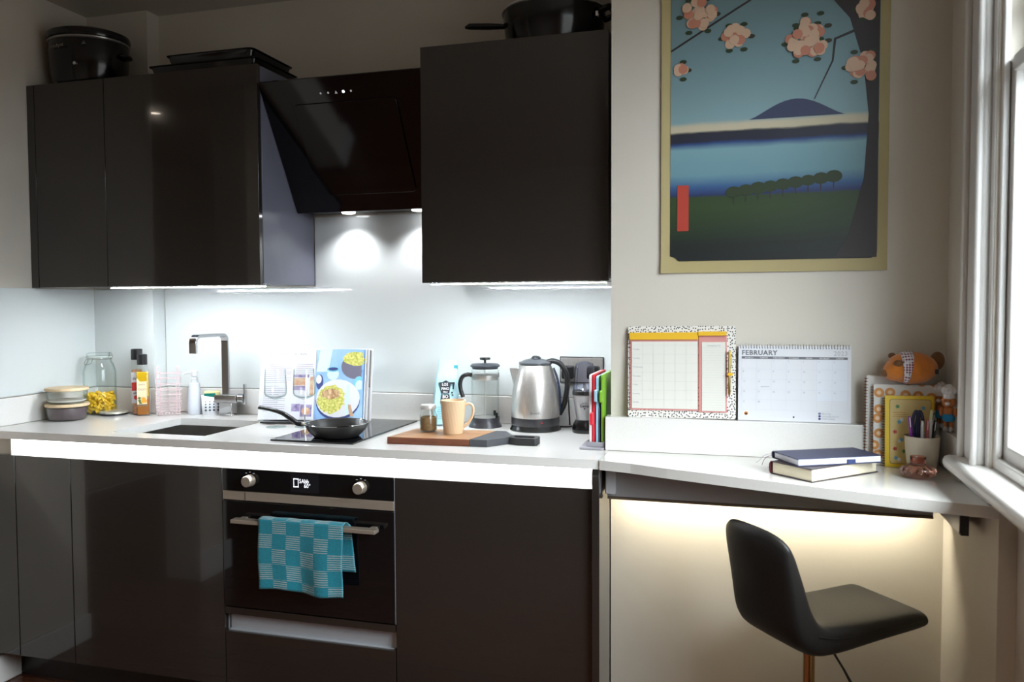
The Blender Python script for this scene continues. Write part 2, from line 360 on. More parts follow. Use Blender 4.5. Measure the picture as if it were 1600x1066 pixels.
hp = B().box(-H+.008, H-.008, .022, .026, .182, .237).box(-H+.008, H-.008, .010, .026, .178, .183).done('handle_channel', mat('satin aluminium', (.42, .44, .48), .35, metal=.2), t, bevel=.0005)
b = B().box(-H, H, .03, .58, 0, .262).box(-H, -H+.0012, 0, .58, .262, .711).box(H-.0012, H, 0, .58, .262, .711)
b.done('body', M['carcass'], t, bevel=0)
o = box('plinth', M['gloss_edge'], WL+.018, -.403, PY, PY+.018, FZ, DB-.002); tag(o, 'black plinth board under the base cabinets', 'plinth')
o = box('end_panel', G, -.413, XJ-.002, .012, YB-.01, FZ, .873); tag(o, 'dark gloss end panel closing the right side of the base cabinets', 'panel')
# light channel
ch = thing('handle_channel', 'white recessed handle channel with a glowing light strip under the worktop', 'channel', (-1.43, .05, .84))
x0, x1 = -2.470+1.43, -.415+1.43
B().box(x0, x1, .030, .034, -.030, .033).box(x0, x1, -.015, .030, -.0315, -.0285).box(x0-.003, x0, -.018, .034, -.03, .033).done('profile', M['white_channel'], ch, bevel=0)
B().box(WL+1.43+.0005, x0-.006, .0, .006, -.03, .033).done('end_filler', M['wall'], ch, bevel=0)
B().box(x0+.01, x1-.006, .016, .029, .021, .033).done('light_strip', emat('cool white channel strip', (1, .99, .98), LED_CHANNEL), ch, bevel=0)

# ------------------------------------------------------------ oven
ov = thing('oven', 'black glass compact built-in oven with two knobs', 'oven', (-1.3165, .03, .36))
W = .2975
B().box(-W, W, -.001, .02, .379, .451).done('control_panel', M['black_gloss'], ov, bevel=.001)
B().box(-W, W, -.003, .02, .350, .378).done('trim_strip', M['steel_h'], ov, bevel=.001)
B().box(-W, W, -.004, .02, .004, .347).done('door', M['black_gloss'], ov, bevel=.0015)
B().box(-W+.01, W-.01, .02, .45, .004, .44).done('body', M['black_matt'], ov, bevel=0)
B().box(-.215, -.214, -.0045, 0, .351, .377).done('strip_joint', M['ink'], ov, bevel=0)
for kx in (-.1965, .190):
    kn = B().lathe([(0, -.026), (.0155, -.026), (.0175, -.023), (.0185, -.004), (.0195, 0), (0, 0)], n=28, mtx=Matrix.Rotation(-pi/2, 4, 'X') @ Matrix.Identity(4)).done('knob', M['steel_h'], ov, loc=(kx, 0, .4155), smooth=True)
    kn.rotation_euler = (0, 0, 0); kn.location = (kx, -.001, .4155)
    b = B()
    for a in (-30, 0, 30):
        x, z = .027*sin(radians(a)), .0265*cos(radians(a)); b.box(x-.003, x+.003, -.0015, -.001, z-.0007, z+.0007)
    b.done('marks', M['white_ink'], ov, loc=(kx, -.0005, .4155), bevel=0)
B().box(-.052, .046, -.0016, 0, .387, .446).done('display_window', mat('display window', (.012, .012, .016), .08), ov, bevel=0)
EW = emat('display glow', (.85, .87, 1), .9)
dsp = B().box(-.041, -.024, -.0024, -.0018, .403, .406).box(-.041, -.024, -.0024, -.0018, .428, .431).box(-.041, -.0395, -.0024, -.0018, .403, .431).box(-.0255, -.024, -.0024, -.0018, .403, .431).done('display', EW, ov, bevel=0)
text('5Abb', .0185, 'digits', EW, dsp, (-.0215, -.0022, .4170), sx=.85)
text('60°', .0185, 'digits', EW, dsp, (-.005, -.0022, .4025), sx=.9)
hd_ = B().box(-.237, .257, -.052, -.022, .288, .300).box(-.225, -.205, -.022, -.003, .289, .299).box(.225, .245, -.022, -.003, .289, .299).done('handle', M['steel_h'], ov, bevel=.0012)

# tea towel
def towel_mat():
    m, t, p = nodes('teal checked cotton'); setp(p, rough=.9, sheen=.2)
    N = t.nodes.new; tc = N('ShaderNodeTexCoord'); s = N('ShaderNodeSeparateXYZ'); t.links.new(tc.outputs['UV'], s.inputs[0])
    def mth(op, a, b=None):
        n = N('ShaderNodeMath'); n.operation = op
        for i, q in enumerate((a, b)):
            if q is None: continue
            if isinstance(q, (int, float)): n.inputs[i].default_value = q
            else: t.links.new(q, n.inputs[i])
        return n.outputs[0]
    cx = mth('FLOOR', mth('MULTIPLY', s.outputs[0], 6.0)); cy = mth('FLOOR', mth('ADD', mth('MULTIPLY', s.outputs[1], 6.4), .35))
    chk = mth('MODULO', mth('ABSOLUTE', mth('ADD', cx, cy)), 2)
    stripe = mth('GREATER_THAN', mth('FRACT', mth('MULTIPLY', s.outputs[1], 46)), .55)
    fac = mth('MULTIPLY', chk, stripe)
    nz = N('ShaderNodeTexNoise'); nz.inputs['Scale'].default_value = 160; t.links.new(tc.outputs['Object'], nz.inputs[0])
    mx = N('ShaderNodeMix'); mx.data_type = 'RGBA'; mx.inputs[6].default_value = (.006, .25, .34, 1); mx.inputs[7].default_value = (.42, .50, .50, 1); t.links.new(mth('MULTIPLY', fac, .85), mx.inputs[0])
    m2 = N('ShaderNodeMix'); m2.data_type = 'RGBA'; m2.blend_type = 'MULTIPLY'; m2.inputs[0].default_value = .35; t.links.new(mx.outputs[2], m2.inputs[6]); t.links.new(nz.outputs['Fac'], m2.inputs[7])
    t.links.new(m2.outputs[2], p.inputs[0])
    bp = N('ShaderNodeBump'); bp.inputs['Strength'].default_value = .5; bp.inputs['Distance'].default_value = .002; t.links.new(nz.outputs['Fac'], bp.inputs['Height']); t.links.new(bp.outputs[0], p.inputs['Normal'])
    return m
def towel():
    bm = bmesh.new(); uvl = bm.loops.layers.uv.new('UVMap')
    X0, X1 = -1.451, -1.162; nu, nv = 48, 60; V = []; UV = {}
    topz = .667; front = .212; back = .150
    for i in range(nu+1):
        u = i/nu; col = []
        for j in range(nv+1):
            s_ = j/nv*(front+back+.05)        # arc length from the front hem, up, over, down
            x = X0+(X1-X0)*u
            if s_ < front:
                k = 1-s_/front; z = topz-front+s_; yy = -.0245-.0065*k*(sin(u*9+.6)+.5*sin(u*17+2))-.006*k
                x += k*.006*(.5-u)+k*.004*sin(z*30); z -= .006*u*k-.004*k*sin(u*7)
            elif s_ < front+.05:
                a = (s_-front)/.05*pi; yy = -.007-.0178*cos(a); z = topz+.006*sin(a)+.0005*sin(u*25)
            else:
                k = (s_-front-.05)/back; yy = .0115-.003*k*sin(u*11); z = topz-back*k; x += .014*k+.008
            col.append(bm.verts.new((x, yy-.0, z))); UV[col[-1]] = (u, s_/.30)
        V.append(col)
    for i in range(nu):
        for j in range(nv):
            f = bm.faces.new((V[i][j], V[i+1][j], V[i+1][j+1], V[i][j+1])); f.smooth = True
            for l in f.loops: l[uvl].uv = UV[l.vert]
    bmesh.ops.translate(bm, verts=bm.verts[:], vec=(1.3065, 0, -.667))
    me = bpy.data.meshes.new('tea_towel'); bm.to_mesh(me); bm.free(); me.materials.append(towel_mat())
    o = bpy.data.objects.new('tea_towel', me); COL.objects.link(o); o.location = (-1.3065, 0, .667)
    q = o.modifiers.new('s', 'SOLIDIFY'); q.thickness = .0015
    tag(o, 'teal checked tea towel hanging over the oven handle', 'towel')
towel()

# ------------------------------------------------------------ wall cabinets
UB, UT, UY = 1.4, 2.15, .25
def wcab(label, x0, x1, filler=0, m_side=None, yb=YB):
    t = thing('wall_cabinet', label, 'cabinet', ((x0+x1)/2, UY, UB)); hw = (x1-x0)/2
    B().box(-hw+.001+filler, hw-.001, 0, .019, 0, UT-UB).done('door', G, t, bevel=.001)
    if filler: B().box(-hw, -hw+filler-.002, .001, .019, 0, UT-UB).done('filler', G, t, bevel=.001)
    B().box(-hw, hw, .021, yb-UY-.001, .006, UT-UB-.002).done('body', [m_side or M['carcass_dark']], t, bevel=.0008)
    return t
wcab('narrow dark gloss wall cabinet in the left corner under the slow cooker', WL+.002, -2.24, .035, yb=.554)
wcab('wide dark gloss wall cabinet under the baking trays', -2.24, -1.607, yb=YB-.006)
wcab('dark gloss wall cabinet right of the hood under the deep pan', -1.013, -.405)
def led(label, x0, x1, y, s, group=None):
    t = thing('light_strip', label, 'light', ((x0+x1)/2, y, UB+.006)); hw = (x1-x0)/2
    B().box(-hw, hw, -.006, .006, -.009, 0).done('housing', M['alu'], t, bevel=0)
    B().box(-hw+.002, hw-.002, -.0055, .0055, -.0105, -.0092).done('diffuser', emat('cool white strip', (.88, .95, 1), s), t, bevel=0)
led('cool white light strip under the wide left wall cabinet', -2.27, -1.62, .30, LED_UNDER)
led('cool white light strip under the wall cabinet right of the hood', -1.0, -.42, .30, LED_UNDER)

# ------------------------------------------------------------ hood
hx0, hx1 = -1.605, -1.015
hd = thing('range_hood', 'black angled glass extractor hood between the wall cabinets', 'hood', ((hx0+hx1)/2, .5, 1.665))
hw = (hx1-hx0)/2
def hp_(z): return -.25+.24*(2.085-z)/(2.085-1.672)   # local y of the glass at height z
B().prism([(-.22, .415), (-.25+.025, .415), (.02, .010), (.12, .010), (.12, .415)], -hw+.004, hw-.004, 'yz').done('body', M['black_plastic'], hd, bevel=0)
n = Vector((0, -.413, -.24)).normalized()
P0, P1 = Vector((0, -.25, .420)), Vector((0, -.004, .004))
b = B(); vs = []
for sx in (-hw, hw):
    for p_, q_ in ((P0, 0), (P1, 0), (P1, .010), (P0, .010)): vs.append(b.bm.verts.new((sx, p_.y-n.y*q_, p_.z-n.z*q_)))
for q in ((0, 1, 2, 3), (7, 6, 5, 4), (0, 4, 5, 1), (1, 5, 6, 2), (2, 6, 7, 3), (3, 7, 4, 0)): b.bm.faces.new([vs[i] for i in q])
b.done('glass_front', M['hood_glass'], hd, bevel=.0015)
d = (P1-P0).normalized(); Ln = (P1-P0).length
fr = Matrix((Vector((1, 0, 0)), d, n)).transposed().to_4x4(); fr.translation = P0
o = B().prism(rrect(-.185, .195, .085, .415, .012), .0005, .0055).done('inner_panel', M['hood_glass'], hd, bevel=.001); o.matrix_local = fr
GI = emat('touch icon', (.6, .62, .7), .12); WI = emat('lit touch icon', (.8, .85, 1), 3)
for i, xx in enumerate((-.072, -.044, -.015, .012, .040)):
    b = B()
    if i == 2: b.prism([(xx, .048), (xx-.005, .058), (xx+.005, .058)], .0003, .0006)
    elif i == 3: b.prism(circ(xx, .053, .0045, 14), .0003, .0006)
    else: b.prism(circ(xx, .053, .0035, 10), .0003, .0006)
    o = b.done('touch_icon', WI if i == 3 else GI, hd, bevel=0); o.matrix_local = fr
for x in (-.12, .16):
    B().lathe([(0, -.0035), (.022, -.0035), (.026, 0), (0, 0)], (x, .06), 24).done('lamp', emat('hood lamp', (.95, .97, 1), 8), hd, loc=(0, 0, .0085), smooth=True)

# ------------------------------------------------------------ hob
hb = thing('hob', 'black glass two-zone hob set on the worktop', 'hob', (-1.3095, .31, .9))
B().box(-.145, .145, -.256, .256, .0002, .006).done('glass', M['black_gloss'], hb, bevel=.001)
RI = mat('printed hob ring', (.22, .22, .23), .3)
for cy in (-.115, .125):
    for r in (.088, .060):
        B().lathe([(r, .0062), (r+.0012, .0062)], (0, cy), 48).done('ring', RI, hb)
B().box(-.03, .03, -.235, -.234, .0061, .0064).done('control_marks', RI, hb, bevel=0)

exec_parts = []

# ------------------------------------------------------------ desk frame
rl = thing('desk_rail', 'grey support rail running under the desk along the wall', 'rail', (.05, .10, .823))
B().box(XJ+.006-.05, .465-.05, 0, .018, -.045, .0535).done('board', mat('grey painted board', (.42, .42, .43), .35, var=.03), rl, bevel=.001)
B().box(XJ+.006-.05, .465-.05, -.002, .022, -.053, -.046).done('lower_lip', mat('brown lip', (.16, .12, .085), .5), rl, bevel=.001)
o = box('desk_bracket', M['black_plastic'], .467, .485, -.17, .198, .8, .873); tag(o, 'short support bar under the right end of the desk by the window', 'bracket')
B().box(.4655, .4668, -.165, .10, .802, .872).done('side_face', M['carcass'], o, bevel=0)
ls = thing('light_strip', 'warm white light strip hidden behind the rail under the desk', 'light', (.05, .128, .788))
B().box(-.42, .40, -.008, .008, 0, .008).done('housing', M['alu'], ls, bevel=0)
B().box(-.42, .40, -.0075, .0075, -.003, -.0005).done('diffuser', emat('warm white desk strip', (1, .93, .72), LED_DESK), ls, bevel=0)
jb = thing('connection_box', 'small white connection box in the gap under the desk end', 'box', (-.386, .125, .80))
B().box(-.001, .028, -.045, .07, -.012, .060).done('case', M['white_plastic'], jb, bevel=.003)
B().box(.028, .029, -.0, .01, .02, .04).done('screw_hole', M['light_ink'], jb, bevel=0)

# ------------------------------------------------------------ left end things
def container(label, X, Y, z, r, fill_m, fill_h, h, name='food_container', group=None):
    t = thing(name, label, 'container', (X, Y, z))
    B().lathe([(0, .003), (r*.80, .003), (r*.88, .006), (r*.96, h*.5), (r*.99, h), (r*1.02, h), (r, h*.5), (r*.92, .003), (r*.84, 0), (0, 0)]).done('bowl', M['glass'], t, smooth=True)
    rr = r*.93
    B().lathe([(0, .005), (r*.82, .005), (r*.9, .012), (rr, fill_h*.7), (rr+.001, fill_h), (0, fill_h+.001)]).done('contents', fill_m, t, smooth=True)
    B().lathe([(0, h), (r*1.0, h), (r*1.07, h+.002), (r*1.08, h+.008), (r*1.05, h+.0115), (0, h+.012)], n=48).done('lid', M['bamboo'], t, smooth=True)
    return t
X, Y = -2.478, .290
PU = mat('purple grey stew', (.12, .085, .095), .5, var=.15, vs=60)
container('glass container of dark food with bamboo lid, lower of the stacked pair', X, Y, .9, .071, PU, .048, .052)
container('glass container with a little white food and bamboo lid, on top of the pair', X-.002, Y+.002, .9645, .070, mat('white rice', (.75, .74, .72), .7, bump=.5, bs=300), .012, .047)
# pasta jar
X, Y = -2.490, .468
jr = thing('storage_jar', 'tall clear clip-top glass jar a third full of yellow pasta', 'jar', (X, Y, .9))
B().lathe([(0, .003), (.05, .003), (.057, .012), (.058, .17), (.05, .198), (.042, .210), (.042, .232), (.044, .232), (.0445, .210), (.052, .199), (.0605, .17), (.0605, .008), (.055, 0), (0, 0)], n=40).done('body', M['glass'], jr, smooth=True)
ld = B().lathe([(0, .245), (.04, .245), (.046, .241), (.046, .233), (0, .233)], n=36).done('lid', M['glass'], jr, smooth=True)
WR_ = mat('jar wire', (.55, .56, .57), .2, metal=1)
B().lathe([(.0465, .226), (.048, .228), (.048, .231), (.0465, .232)], n=36).done('rubber_ring', mat('pale seal', (.65, .72, .68), .5), jr, smooth=True)
b = B(); b.tube([(.047*cos(a), .047*sin(a), .220) for a in [2*pi*i/24 for i in range(24)]], .0012, 6, True)
b.tube(arc([(.047, -.012, .22), (.056, -.01, .232), (.052, 0, .247), (.056, .01, .232), (.047, .012, .22)]), .0012, 6)
b.tube(arc([(-.047, -.016, .22), (-.058, -.018, .20), (-.062, 0, .195), (-.058, .018, .20), (-.047, .016, .22)]), .0012, 6)
b.done('clip_wire', WR_, jr, smooth=True)
b = B()
for i in range(230):
    a = random.random()*2*pi; r = .046*math.sqrt(random.random()); z = .010+random.random()*.070
    if random.random() < .5: r = .046
    d = Vector((random.uniform(-1, 1), random.uniform(-1, 1), random.uniform(-.6, .6))).normalized()*.011
    c = Vector((r*cos(a), r*sin(a), z)); e = d.cross(Vector((0, 0, 1)))*.22
    b.tube([c-d, c-d*.35+e, c+d*.35-e, c+d], .0052, 6)
tag(b.done('pasta', mat('yellow pasta', (.85, .52, .02), .5, var=.2, vs=90), jr, smooth=True), kind='stuff')
t = thing('jar_lid', 'flat loose metal jar lid lying in front of the pasta jar', 'lid', (-2.412, .452, .9))
B().lathe([(0, .001), (.048, .001), (.052, .004), (.052, .008), (0, .008)]).done('seal', M['black_plastic'], t, smooth=True)
B().lathe([(0, .0085), (.053, .0085), (.053, .014), (.05, .017), (.045, .0165), (0, .0165)]).done('cap', mat('champagne lid', (.60, .58, .50), .3, metal=.6), t, smooth=True)
# bottles
def bottle(name, label, X, Y, hw, body_h, neck_r, z_cap0, z_top, liquid, cap_m, square=True, rz=None):
    t = thing(name, label, 'bottle', (X, Y, .9), face(X, Y) if rz is None else rz)
    n_ = 4 if square else 28
    if square:
        def ring(w_, z): return rrect(-w_, w_, -w_, w_, w_*.3, 3), z
        rings = [ring(hw, 0), ring(hw, body_h), ring(neck_r*1.05, body_h+.02), ring(neck_r, z_cap0)]
        b = B(); R = [[b.bm.verts.new((x, y, z)) for x, y in P] for P, z in rings]
        for a, c in zip(R, R[1:]):
            for i in range(len(a)): b.bm.faces.new((a[i], a[(i+1) % len(a)], c[(i+1) % len(a)], c[i]))
        b.bm.faces.new(R[0][::-1]); b.bm.faces.new(R[-1]); b.done('glass', M['glass'], t, smooth=True)
    B().lathe([(0, z_cap0), (neck_r*1.12, z_cap0), (neck_r*1.15, z_cap0+.003), (neck_r*1.15, z_top-.002), (neck_r, z_top), (0, z_top)], n=28).done('cap', cap_m, t, smooth=True)
    return t
CH = mat('chilli flakes in oil', (.42, .16, .05), .3, col2=(.72, .45, .30), vs=140)
t = bottle('seasoning_bottle', 'tall square bottle of chilli flakes with black cap and red label', -2.338, .500, .0205, .185, .0185, .217, .260, None, M['black_plastic'])
B().box(-.0185, .0185, -.0185, .0185, .003, .178).done('contents', CH, t, bevel=.003)
lb = B().box(-.0208, .0120, -.0215, -.0208, .045, .168).box(-.0215, -.0208, -.0208, .0208, .045, .168).done('label', M['white'], t, bevel=0)
B().box(-.0205, .009, -.0221, -.0216, .095, .128).prism(circ(-.005, .068, .009, 18), -.0221, -.0216, 'xz').done('label_print', mat('red print', (.62, .03, .03), .5), t, bevel=0)
for s_, zz in (('chilli', .139), ('olio', .081)): text(s_, .015, 'lettering', M['ink'], t, (-.006, -.0217, zz), align='CENTER', sx=.8, bold=.0003)
OL = mat('golden oil', (.55, .33, .01), .15, coat=.3); OD = mat('dark amber oil', (.30, .10, .01), .15, coat=.3)
t = bottle('oil_bottle', 'golden infused olive oil bottle with black cap and cream label', -2.289, .472, .0235, .176, .0165, .200, .241, None, M['black_plastic'])
B().box(-.0215, .0215, -.0215, .0215, .003, .075).done('sediment', OD, t, bevel=.003)
B().box(-.0215, .0215, -.0215, .0215, .0755, .172).done('oil', OL, t, bevel=.003)
B().prism([(-.021, .04), (.014, .04), (.014, .135), (-.010, .135), (-.021, .150)], -.0242, -.0238, 'xz').done('label', mat('cream label', (.78, .62, .40), .6), t, bevel=0)
B().box(-.021, .014, -.0248, -.0243, .041, .045).done('label_band', M['ink'], t, bevel=0)
b = B()
for cx, cz, r in ((.002, .066, .008), (.007, .058, .007), (-.002, .056, .006)): b.prism(circ(cx, cz, r, 12), -.0248, -.0243, 'xz')
b.done('fruit_print', mat('orange print', (.75, .32, .02), .5), t, bevel=0)
b = B()
for cx, cz, a in ((-.012, .060, .5), (-.013, .070, 1.1), (-.009, .052, 0)): b.prism([(cx+.008*cos(a+q)*(1 if i % 2 else .5), cz+.008*sin(a+q)*(1 if i % 2 else .5)) for i, q in enumerate([0, .8, 1.57, 2.4, 3.14, 4, 4.7, 5.5])], -.0247, -.0243, 'xz')
b.done('leaf_print', mat('leaf print', (.06, .12, .02), .5), t, bevel=0)
text('extra', .011, 'lettering', M['grey_ink'], t, (-.004, -.0243, .120), align='CENTER'); text('OLIO', .012, 'lettering', M['grey_ink'], t, (-.003, -.0243, .100), align='CENTER')

# pink wire rack
X, Y = -2.196, .507
rk = thing('wire_holder', 'pink wire cutlery holder standing behind the sink', 'holder', (X, Y, .9), face(X, Y))
PK = mat('pale pink wire', (.76, .58, .60), .35)
b = B(); R = .046; Dp = .028
def loopz(z, k=1.0): return [(x*k, y*k, z) for x, y in rrect(-R, R, -Dp, Dp, .012, 3)]
for z in (.006, .018, .030, .042, .054, .066, .082, .100, .122, .145, .165): b.tube(loopz(z), .0014, 6, True)
for i in range(7): 
    x = -.036+i*.012; b.tube([(x, -Dp, .006), (x, Dp, .006)], .0012, 5)
b.done('basket', PK, rk, smooth=True)
for x in (-.037, .033):
    for y in (-Dp-.0015, Dp+.0015):
        B().tube(arc([(x-.006, y, .004), (x-.006, y, .10), (x-.006, y, .178), (x, y, .190), (x+.006, y, .178), (x+.006, y, .10), (x+.006, y, .004)], 4), .0016, 6).done('upright', PK, rk, smooth=True)

# soap dispenser
X, Y = -2.108, .548
t = thing('soap_dispenser', 'white plastic pump soap dispenser between the pink holder and the sponge caddy', 'dispenser', (X, Y, .9), face(X, Y))
B().lathe([(0, 0), (.026, 0), (.028, .004), (.027, .05), (.022, .105), (.0195, .120), (.0195, .123), (.0135, .126), (.0135, .138), (0, .138)], n=32).done('bottle', mat('frosted white plastic', (.66, .69, .75), .35), t, smooth=True)
pm = B().lathe([(0, .139), (.0125, .139), (.012, .146), (.007, .148), (.007, .152), (.013, .154), (.0135, .170), (.010, .174), (0, .174)], n=24).done('pump_head', M['white_plastic'], t, smooth=True)
B().tube([(0, 0, .165), (-.02, 0, .167), (-.036, 0, .163), (-.040, 0, .157)], [.005, .0045, .004, .0035], 8).done('nozzle', M['white_plastic'], pm, smooth=True)
# sponge caddy
X, Y = -2.035, .558
t = thing('sponge_caddy', 'white perforated plastic sponge caddy beside the tap', 'caddy', (X, Y, .9), face(X, Y))
b = B(); P = rrect(-.040, .040, -.025, .025, .018, 5)
def cz(x): return .078-.012*(x+.04)/.08
Rr = []
for k, h in ((.88, 0), (.94, .3), (1.0, 1)): Rr.append([b.bm.verts.new((x*k, y*k, h*cz(x))) for x, y in P])
for a, c in zip(Rr, Rr[1:]):
    for i in range(len(a)): b.bm.faces.new((a[i], a[(i+1) % len(a)], c[(i+1) % len(a)], c[i]))
b.bm.faces.new(Rr[0][::-1]); b.done('shell', M['white_plastic'], t, smooth=True, solid=.002)
b = B()
for i, x in enumerate((-.024, -.009, .006, .022)):
    for j, z in enumerate((.020, .032, .043, .054)): b.prism(circ(x, z, .0042-.0007*j, 12), -.0262-.0001, -.0245, 'xz')
b.done('holes', mat('hole dark', (.06, .07, .09), .6), t, bevel=0)
sp_ = thing('sponge', 'yellow and green scouring sponge in the white caddy', 'sponge', (X, Y+.001, .925), face(X, Y))
B().box(-.030, .012, -.016, -.002, 0, .060).done('scourer', mat('green scourer', (.0, .16, .12), .9, bump=.8, bs=200), sp_, bevel=.003)
B().box(-.030, .030, -.0015, .016, 0, .068).done('foam', mat('yellow foam', (.80, .72, .35), .9, bump=.6, bs=150), sp_, bevel=.004)

# tap
X, Y = -1.955, .548
tp = thing('tap', 'square chrome kitchen mixer tap behind the sink', 'tap', (X, Y, .9), radians(4))
CR = M['chrome']
B().box(-.036, .036, -.026, .026, 0, .006).done('base_plate', CR, tp, bevel=.001)
B().box(-.027, .027, -.022, .022, .006, .052).done('pedestal', CR, tp, bevel=.0015)
B().box(-.046, .046, -.024, .024, .053, .082).done('body', CR, tp, bevel=.0015)
def flatbar(path, w_, th, name):
    b = B(); P = [Vector(p) for p in path]; rings = []
    for i, p in enumerate(P):
        d = (P[min(i+1, len(P)-1)]-P[max(i-1, 0)]).normalized(); nn = Vector((0, 1, 0)); u = d.cross(nn)
        rings.append([b.bm.verts.new(p+u*a*th/2+nn*c*w_/2) for a, c in ((-1, -1), (1, -1), (1, 1), (-1, 1))])
    for a, c in zip(rings, rings[1:]):
        for k in range(4): b.bm.faces.new((a[k], a[(k+1) % 4], c[(k+1) % 4], c[k]))
    b.bm.faces.new(rings[0][::-1]); b.bm.faces.new(rings[-1]); return b.done(name, CR, tp, bevel=.001)
def bend(cx, cz, r, a0, a1, n=8): return [(cx+r*cos(radians(a0+(a1-a0)*i/n)), 0, cz+r*sin(radians(a0+(a1-a0)*i/n))) for i in range(n+1)]
path = [(0, 0, .083), (0, 0, .28)]+bend(-.030, .288, .030, 0, 90)+bend(-.185, .291, .027, 90, 180)+[(-.212, 0, .255)]
o = flatbar(path, .028, .012, 'spout'); o.rotation_euler = (0, 0, pi/2); o.location = (-.008, 0, 0)
B().lathe([(0, 0), (.019, 0), (.019, .022), (0, .022)], n=28, mtx=Matrix.Translation((.048, 0, .068)) @ Matrix.Rotation(pi/2, 4, 'Y')).done('valve', CR, tp, smooth=True)
B().box(.071, .077, -.008, .008, .045, .125).done('lever', CR, tp, bevel=.001)

# wine glasses
def wine(label, X, Y):
    t = thing('wine_glass', label, 'glass', (X, Y, .9)); G2 = M['wine']
    B().lathe([(0, .002), (.030, .001), (.0345, 0), (.0345, .0015), (.02, .0035), (.006, .006), (.0033, .012)], n=36).done('foot', G2, t, smooth=True)
    B().lathe([(.0033, .012), (.003, .05), (.003, .088), (.006, .098)], n=16).done('stem', G2, t, smooth=True)
    B().lathe([(.006, .098), (.020, .103), (.036, .112), (.039, .122), (.0385, .150), (.0355, .206), (.0348, .206), (.0375, .150), (.038, .122), (.034, .1135), (.018, .1055), (0, .1045)], n=40).done('bowl', G2, t, smooth=True)
wine('clear wine glass standing nearer the tap, left one', -1.601, .322)
wine('clear wine glass in front of the open cookbook, partly behind the pan', -1.505, .352)

# ------------------------------------------------------------ cookbook and stand
X, Y = -1.525, .50
RZ = radians(14)
cs = thing('cookbook_stand', 'dark wire cookbook stand holding the open cookbook', 'stand', (X, Y-.008, .9), RZ)
BK = M['black_plastic']
B().box(-.195, .14, -.085, -.012, .004, .010).done('ledge', BK, cs, bevel=.002)
b = B()
for x in (-.15, .12):
    b.tube([(x, -.02, .010), (x, .055, .16)], .003, 6); b.tube([(x, .055, .16), (x, .07, .004)], .003, 6)
b.tube([(-.15, .07, .004), (.12, .07, .004)], .003, 6); b.done('back_frame', BK, cs, smooth=True)
B().tube([(-.035, -.070, .010), (-.035, -.068, .04), (-.033, -.045, .175)], .0022, 6).done('page_arm', M['chrome'], cs, smooth=True)
lean = radians(14)
bkx = thing('cookbook', 'open cookbook showing a recipe page and a photo of a plated dish', 'book', (X, Y-.053, .9105), RZ)
TL = Matrix.Rotation(-lean, 4, 'X')
def lp(b_, name, m, par=None, **k):
    o = b_.done(name, m, par or bkx, **k); o.matrix_local = TL if par is None else Matrix.Identity(4); return o
HB, WBk = .262, .205
def page(x, side):      # page surface bulge
    u = abs(x)/WBk; return -.012*sin(min(1, u*1.15)*pi)**1 - .004*u
def pgrid(x0, x1, th):
    b = B(); nu = 16
    b.grid(lambda u, v: (x0+(x1-x0)*u, page(x0+(x1-x0)*u, 0)-th, HB*v), nu, 2); return b
lp(B().box(-WBk-.003, 0, .004, .008, -.002, HB+.004).box(0, WBk+.006, .004, .008, -.002, HB+.004), 'cover', mat('pale book cover', (.75, .78, .82), .4), bevel=.001)
# page blocks as solids
def block(x0, x1, m, name):
    b = B(); nu = 14; top = []; bot = []
    poly = [(x0+(x1-x0)*i/nu, page(x0+(x1-x0)*i/nu, 0)) for i in range(nu+1)]+[(x1, .004), (x0, .004)]
    if x1 < x0: poly = poly[::-1]
    b.prism(poly, 0, HB, 'xy'); return lp(b, name, m, smooth=True)
lp_l = block(-WBk, -.001, M['white'], 'left_pages'); lp_r = block(.001, WBk-.012, M['white'], 'right_pages')
# loose page edges on the right
lvm = [mat('page edge a', (.55, .50, .47), .7), mat('page edge b', (.80, .78, .76), .7), mat('page edge c', (.10, .12, .10), .7), mat('page edge d', (.50, .55, .12), .7), M['white']]
for i, (mm, dx) in enumerate(zip((1, 0, 4, 2, 0, 4), (0, .006, .011, .015, .018, .022))):
    z0_ = .12 if mm == 2 else 0
    o = B().box(WBk-.016+dx-.004, WBk-.016+dx, -.010+i*.0022, -.0085+i*.0022, z0_, HB-.001*i).done('leaf', lvm[mm], lp_r, bevel=0)
# prints follow the page surface
def pr_patch(x0, x1, z0, z1, th=.0004, slant=0):
    b = B(); b.grid(lambda u, v: (x0+(x1-x0)*u+slant*v, page(x0+(x1-x0)*u+slant*v, 0)-th, z0+(z1-z0)*v), 8, 2); return b
def pr_blob(cx, cz_, rx, rz_, th, n=26, wob=0):
    b = B(); K = [1+wob*random.uniform(-1, 1) for _ in range(n)]; rr = []
    def v_(x, z):
        x = max(.002, min(WBk-.013, x)) if cx > 0 else x
        return b.bm.verts.new((x, page(x, 0)-th, min(HB-.0005, max(0.0005, z))))
    c = v_(cx, cz_)
    for f in (.25, .5, .75, 1): rr.append([v_(cx+rx*K[i]*f*cos(2*pi*i/n), cz_+rz_*K[i]*f*sin(2*pi*i/n)) for i in range(n)])
    for i in range(n): b.bm.faces.new((c, rr[0][i], rr[0][(i+1) % n]))
    for p_, q_ in zip(rr, rr[1:]):
        for i in range(n): b.bm.faces.new((p_[i], p_[(i+1) % n], q_[(i+1) % n], q_[i]))
    return b
bp_ = pr_patch(.002, WBk-.013, .001, HB-.001).done('photo', mat('blue photo print', (.22, .42, .75), .35, col2=(.40, .60, .86), vs=9), lp_r)
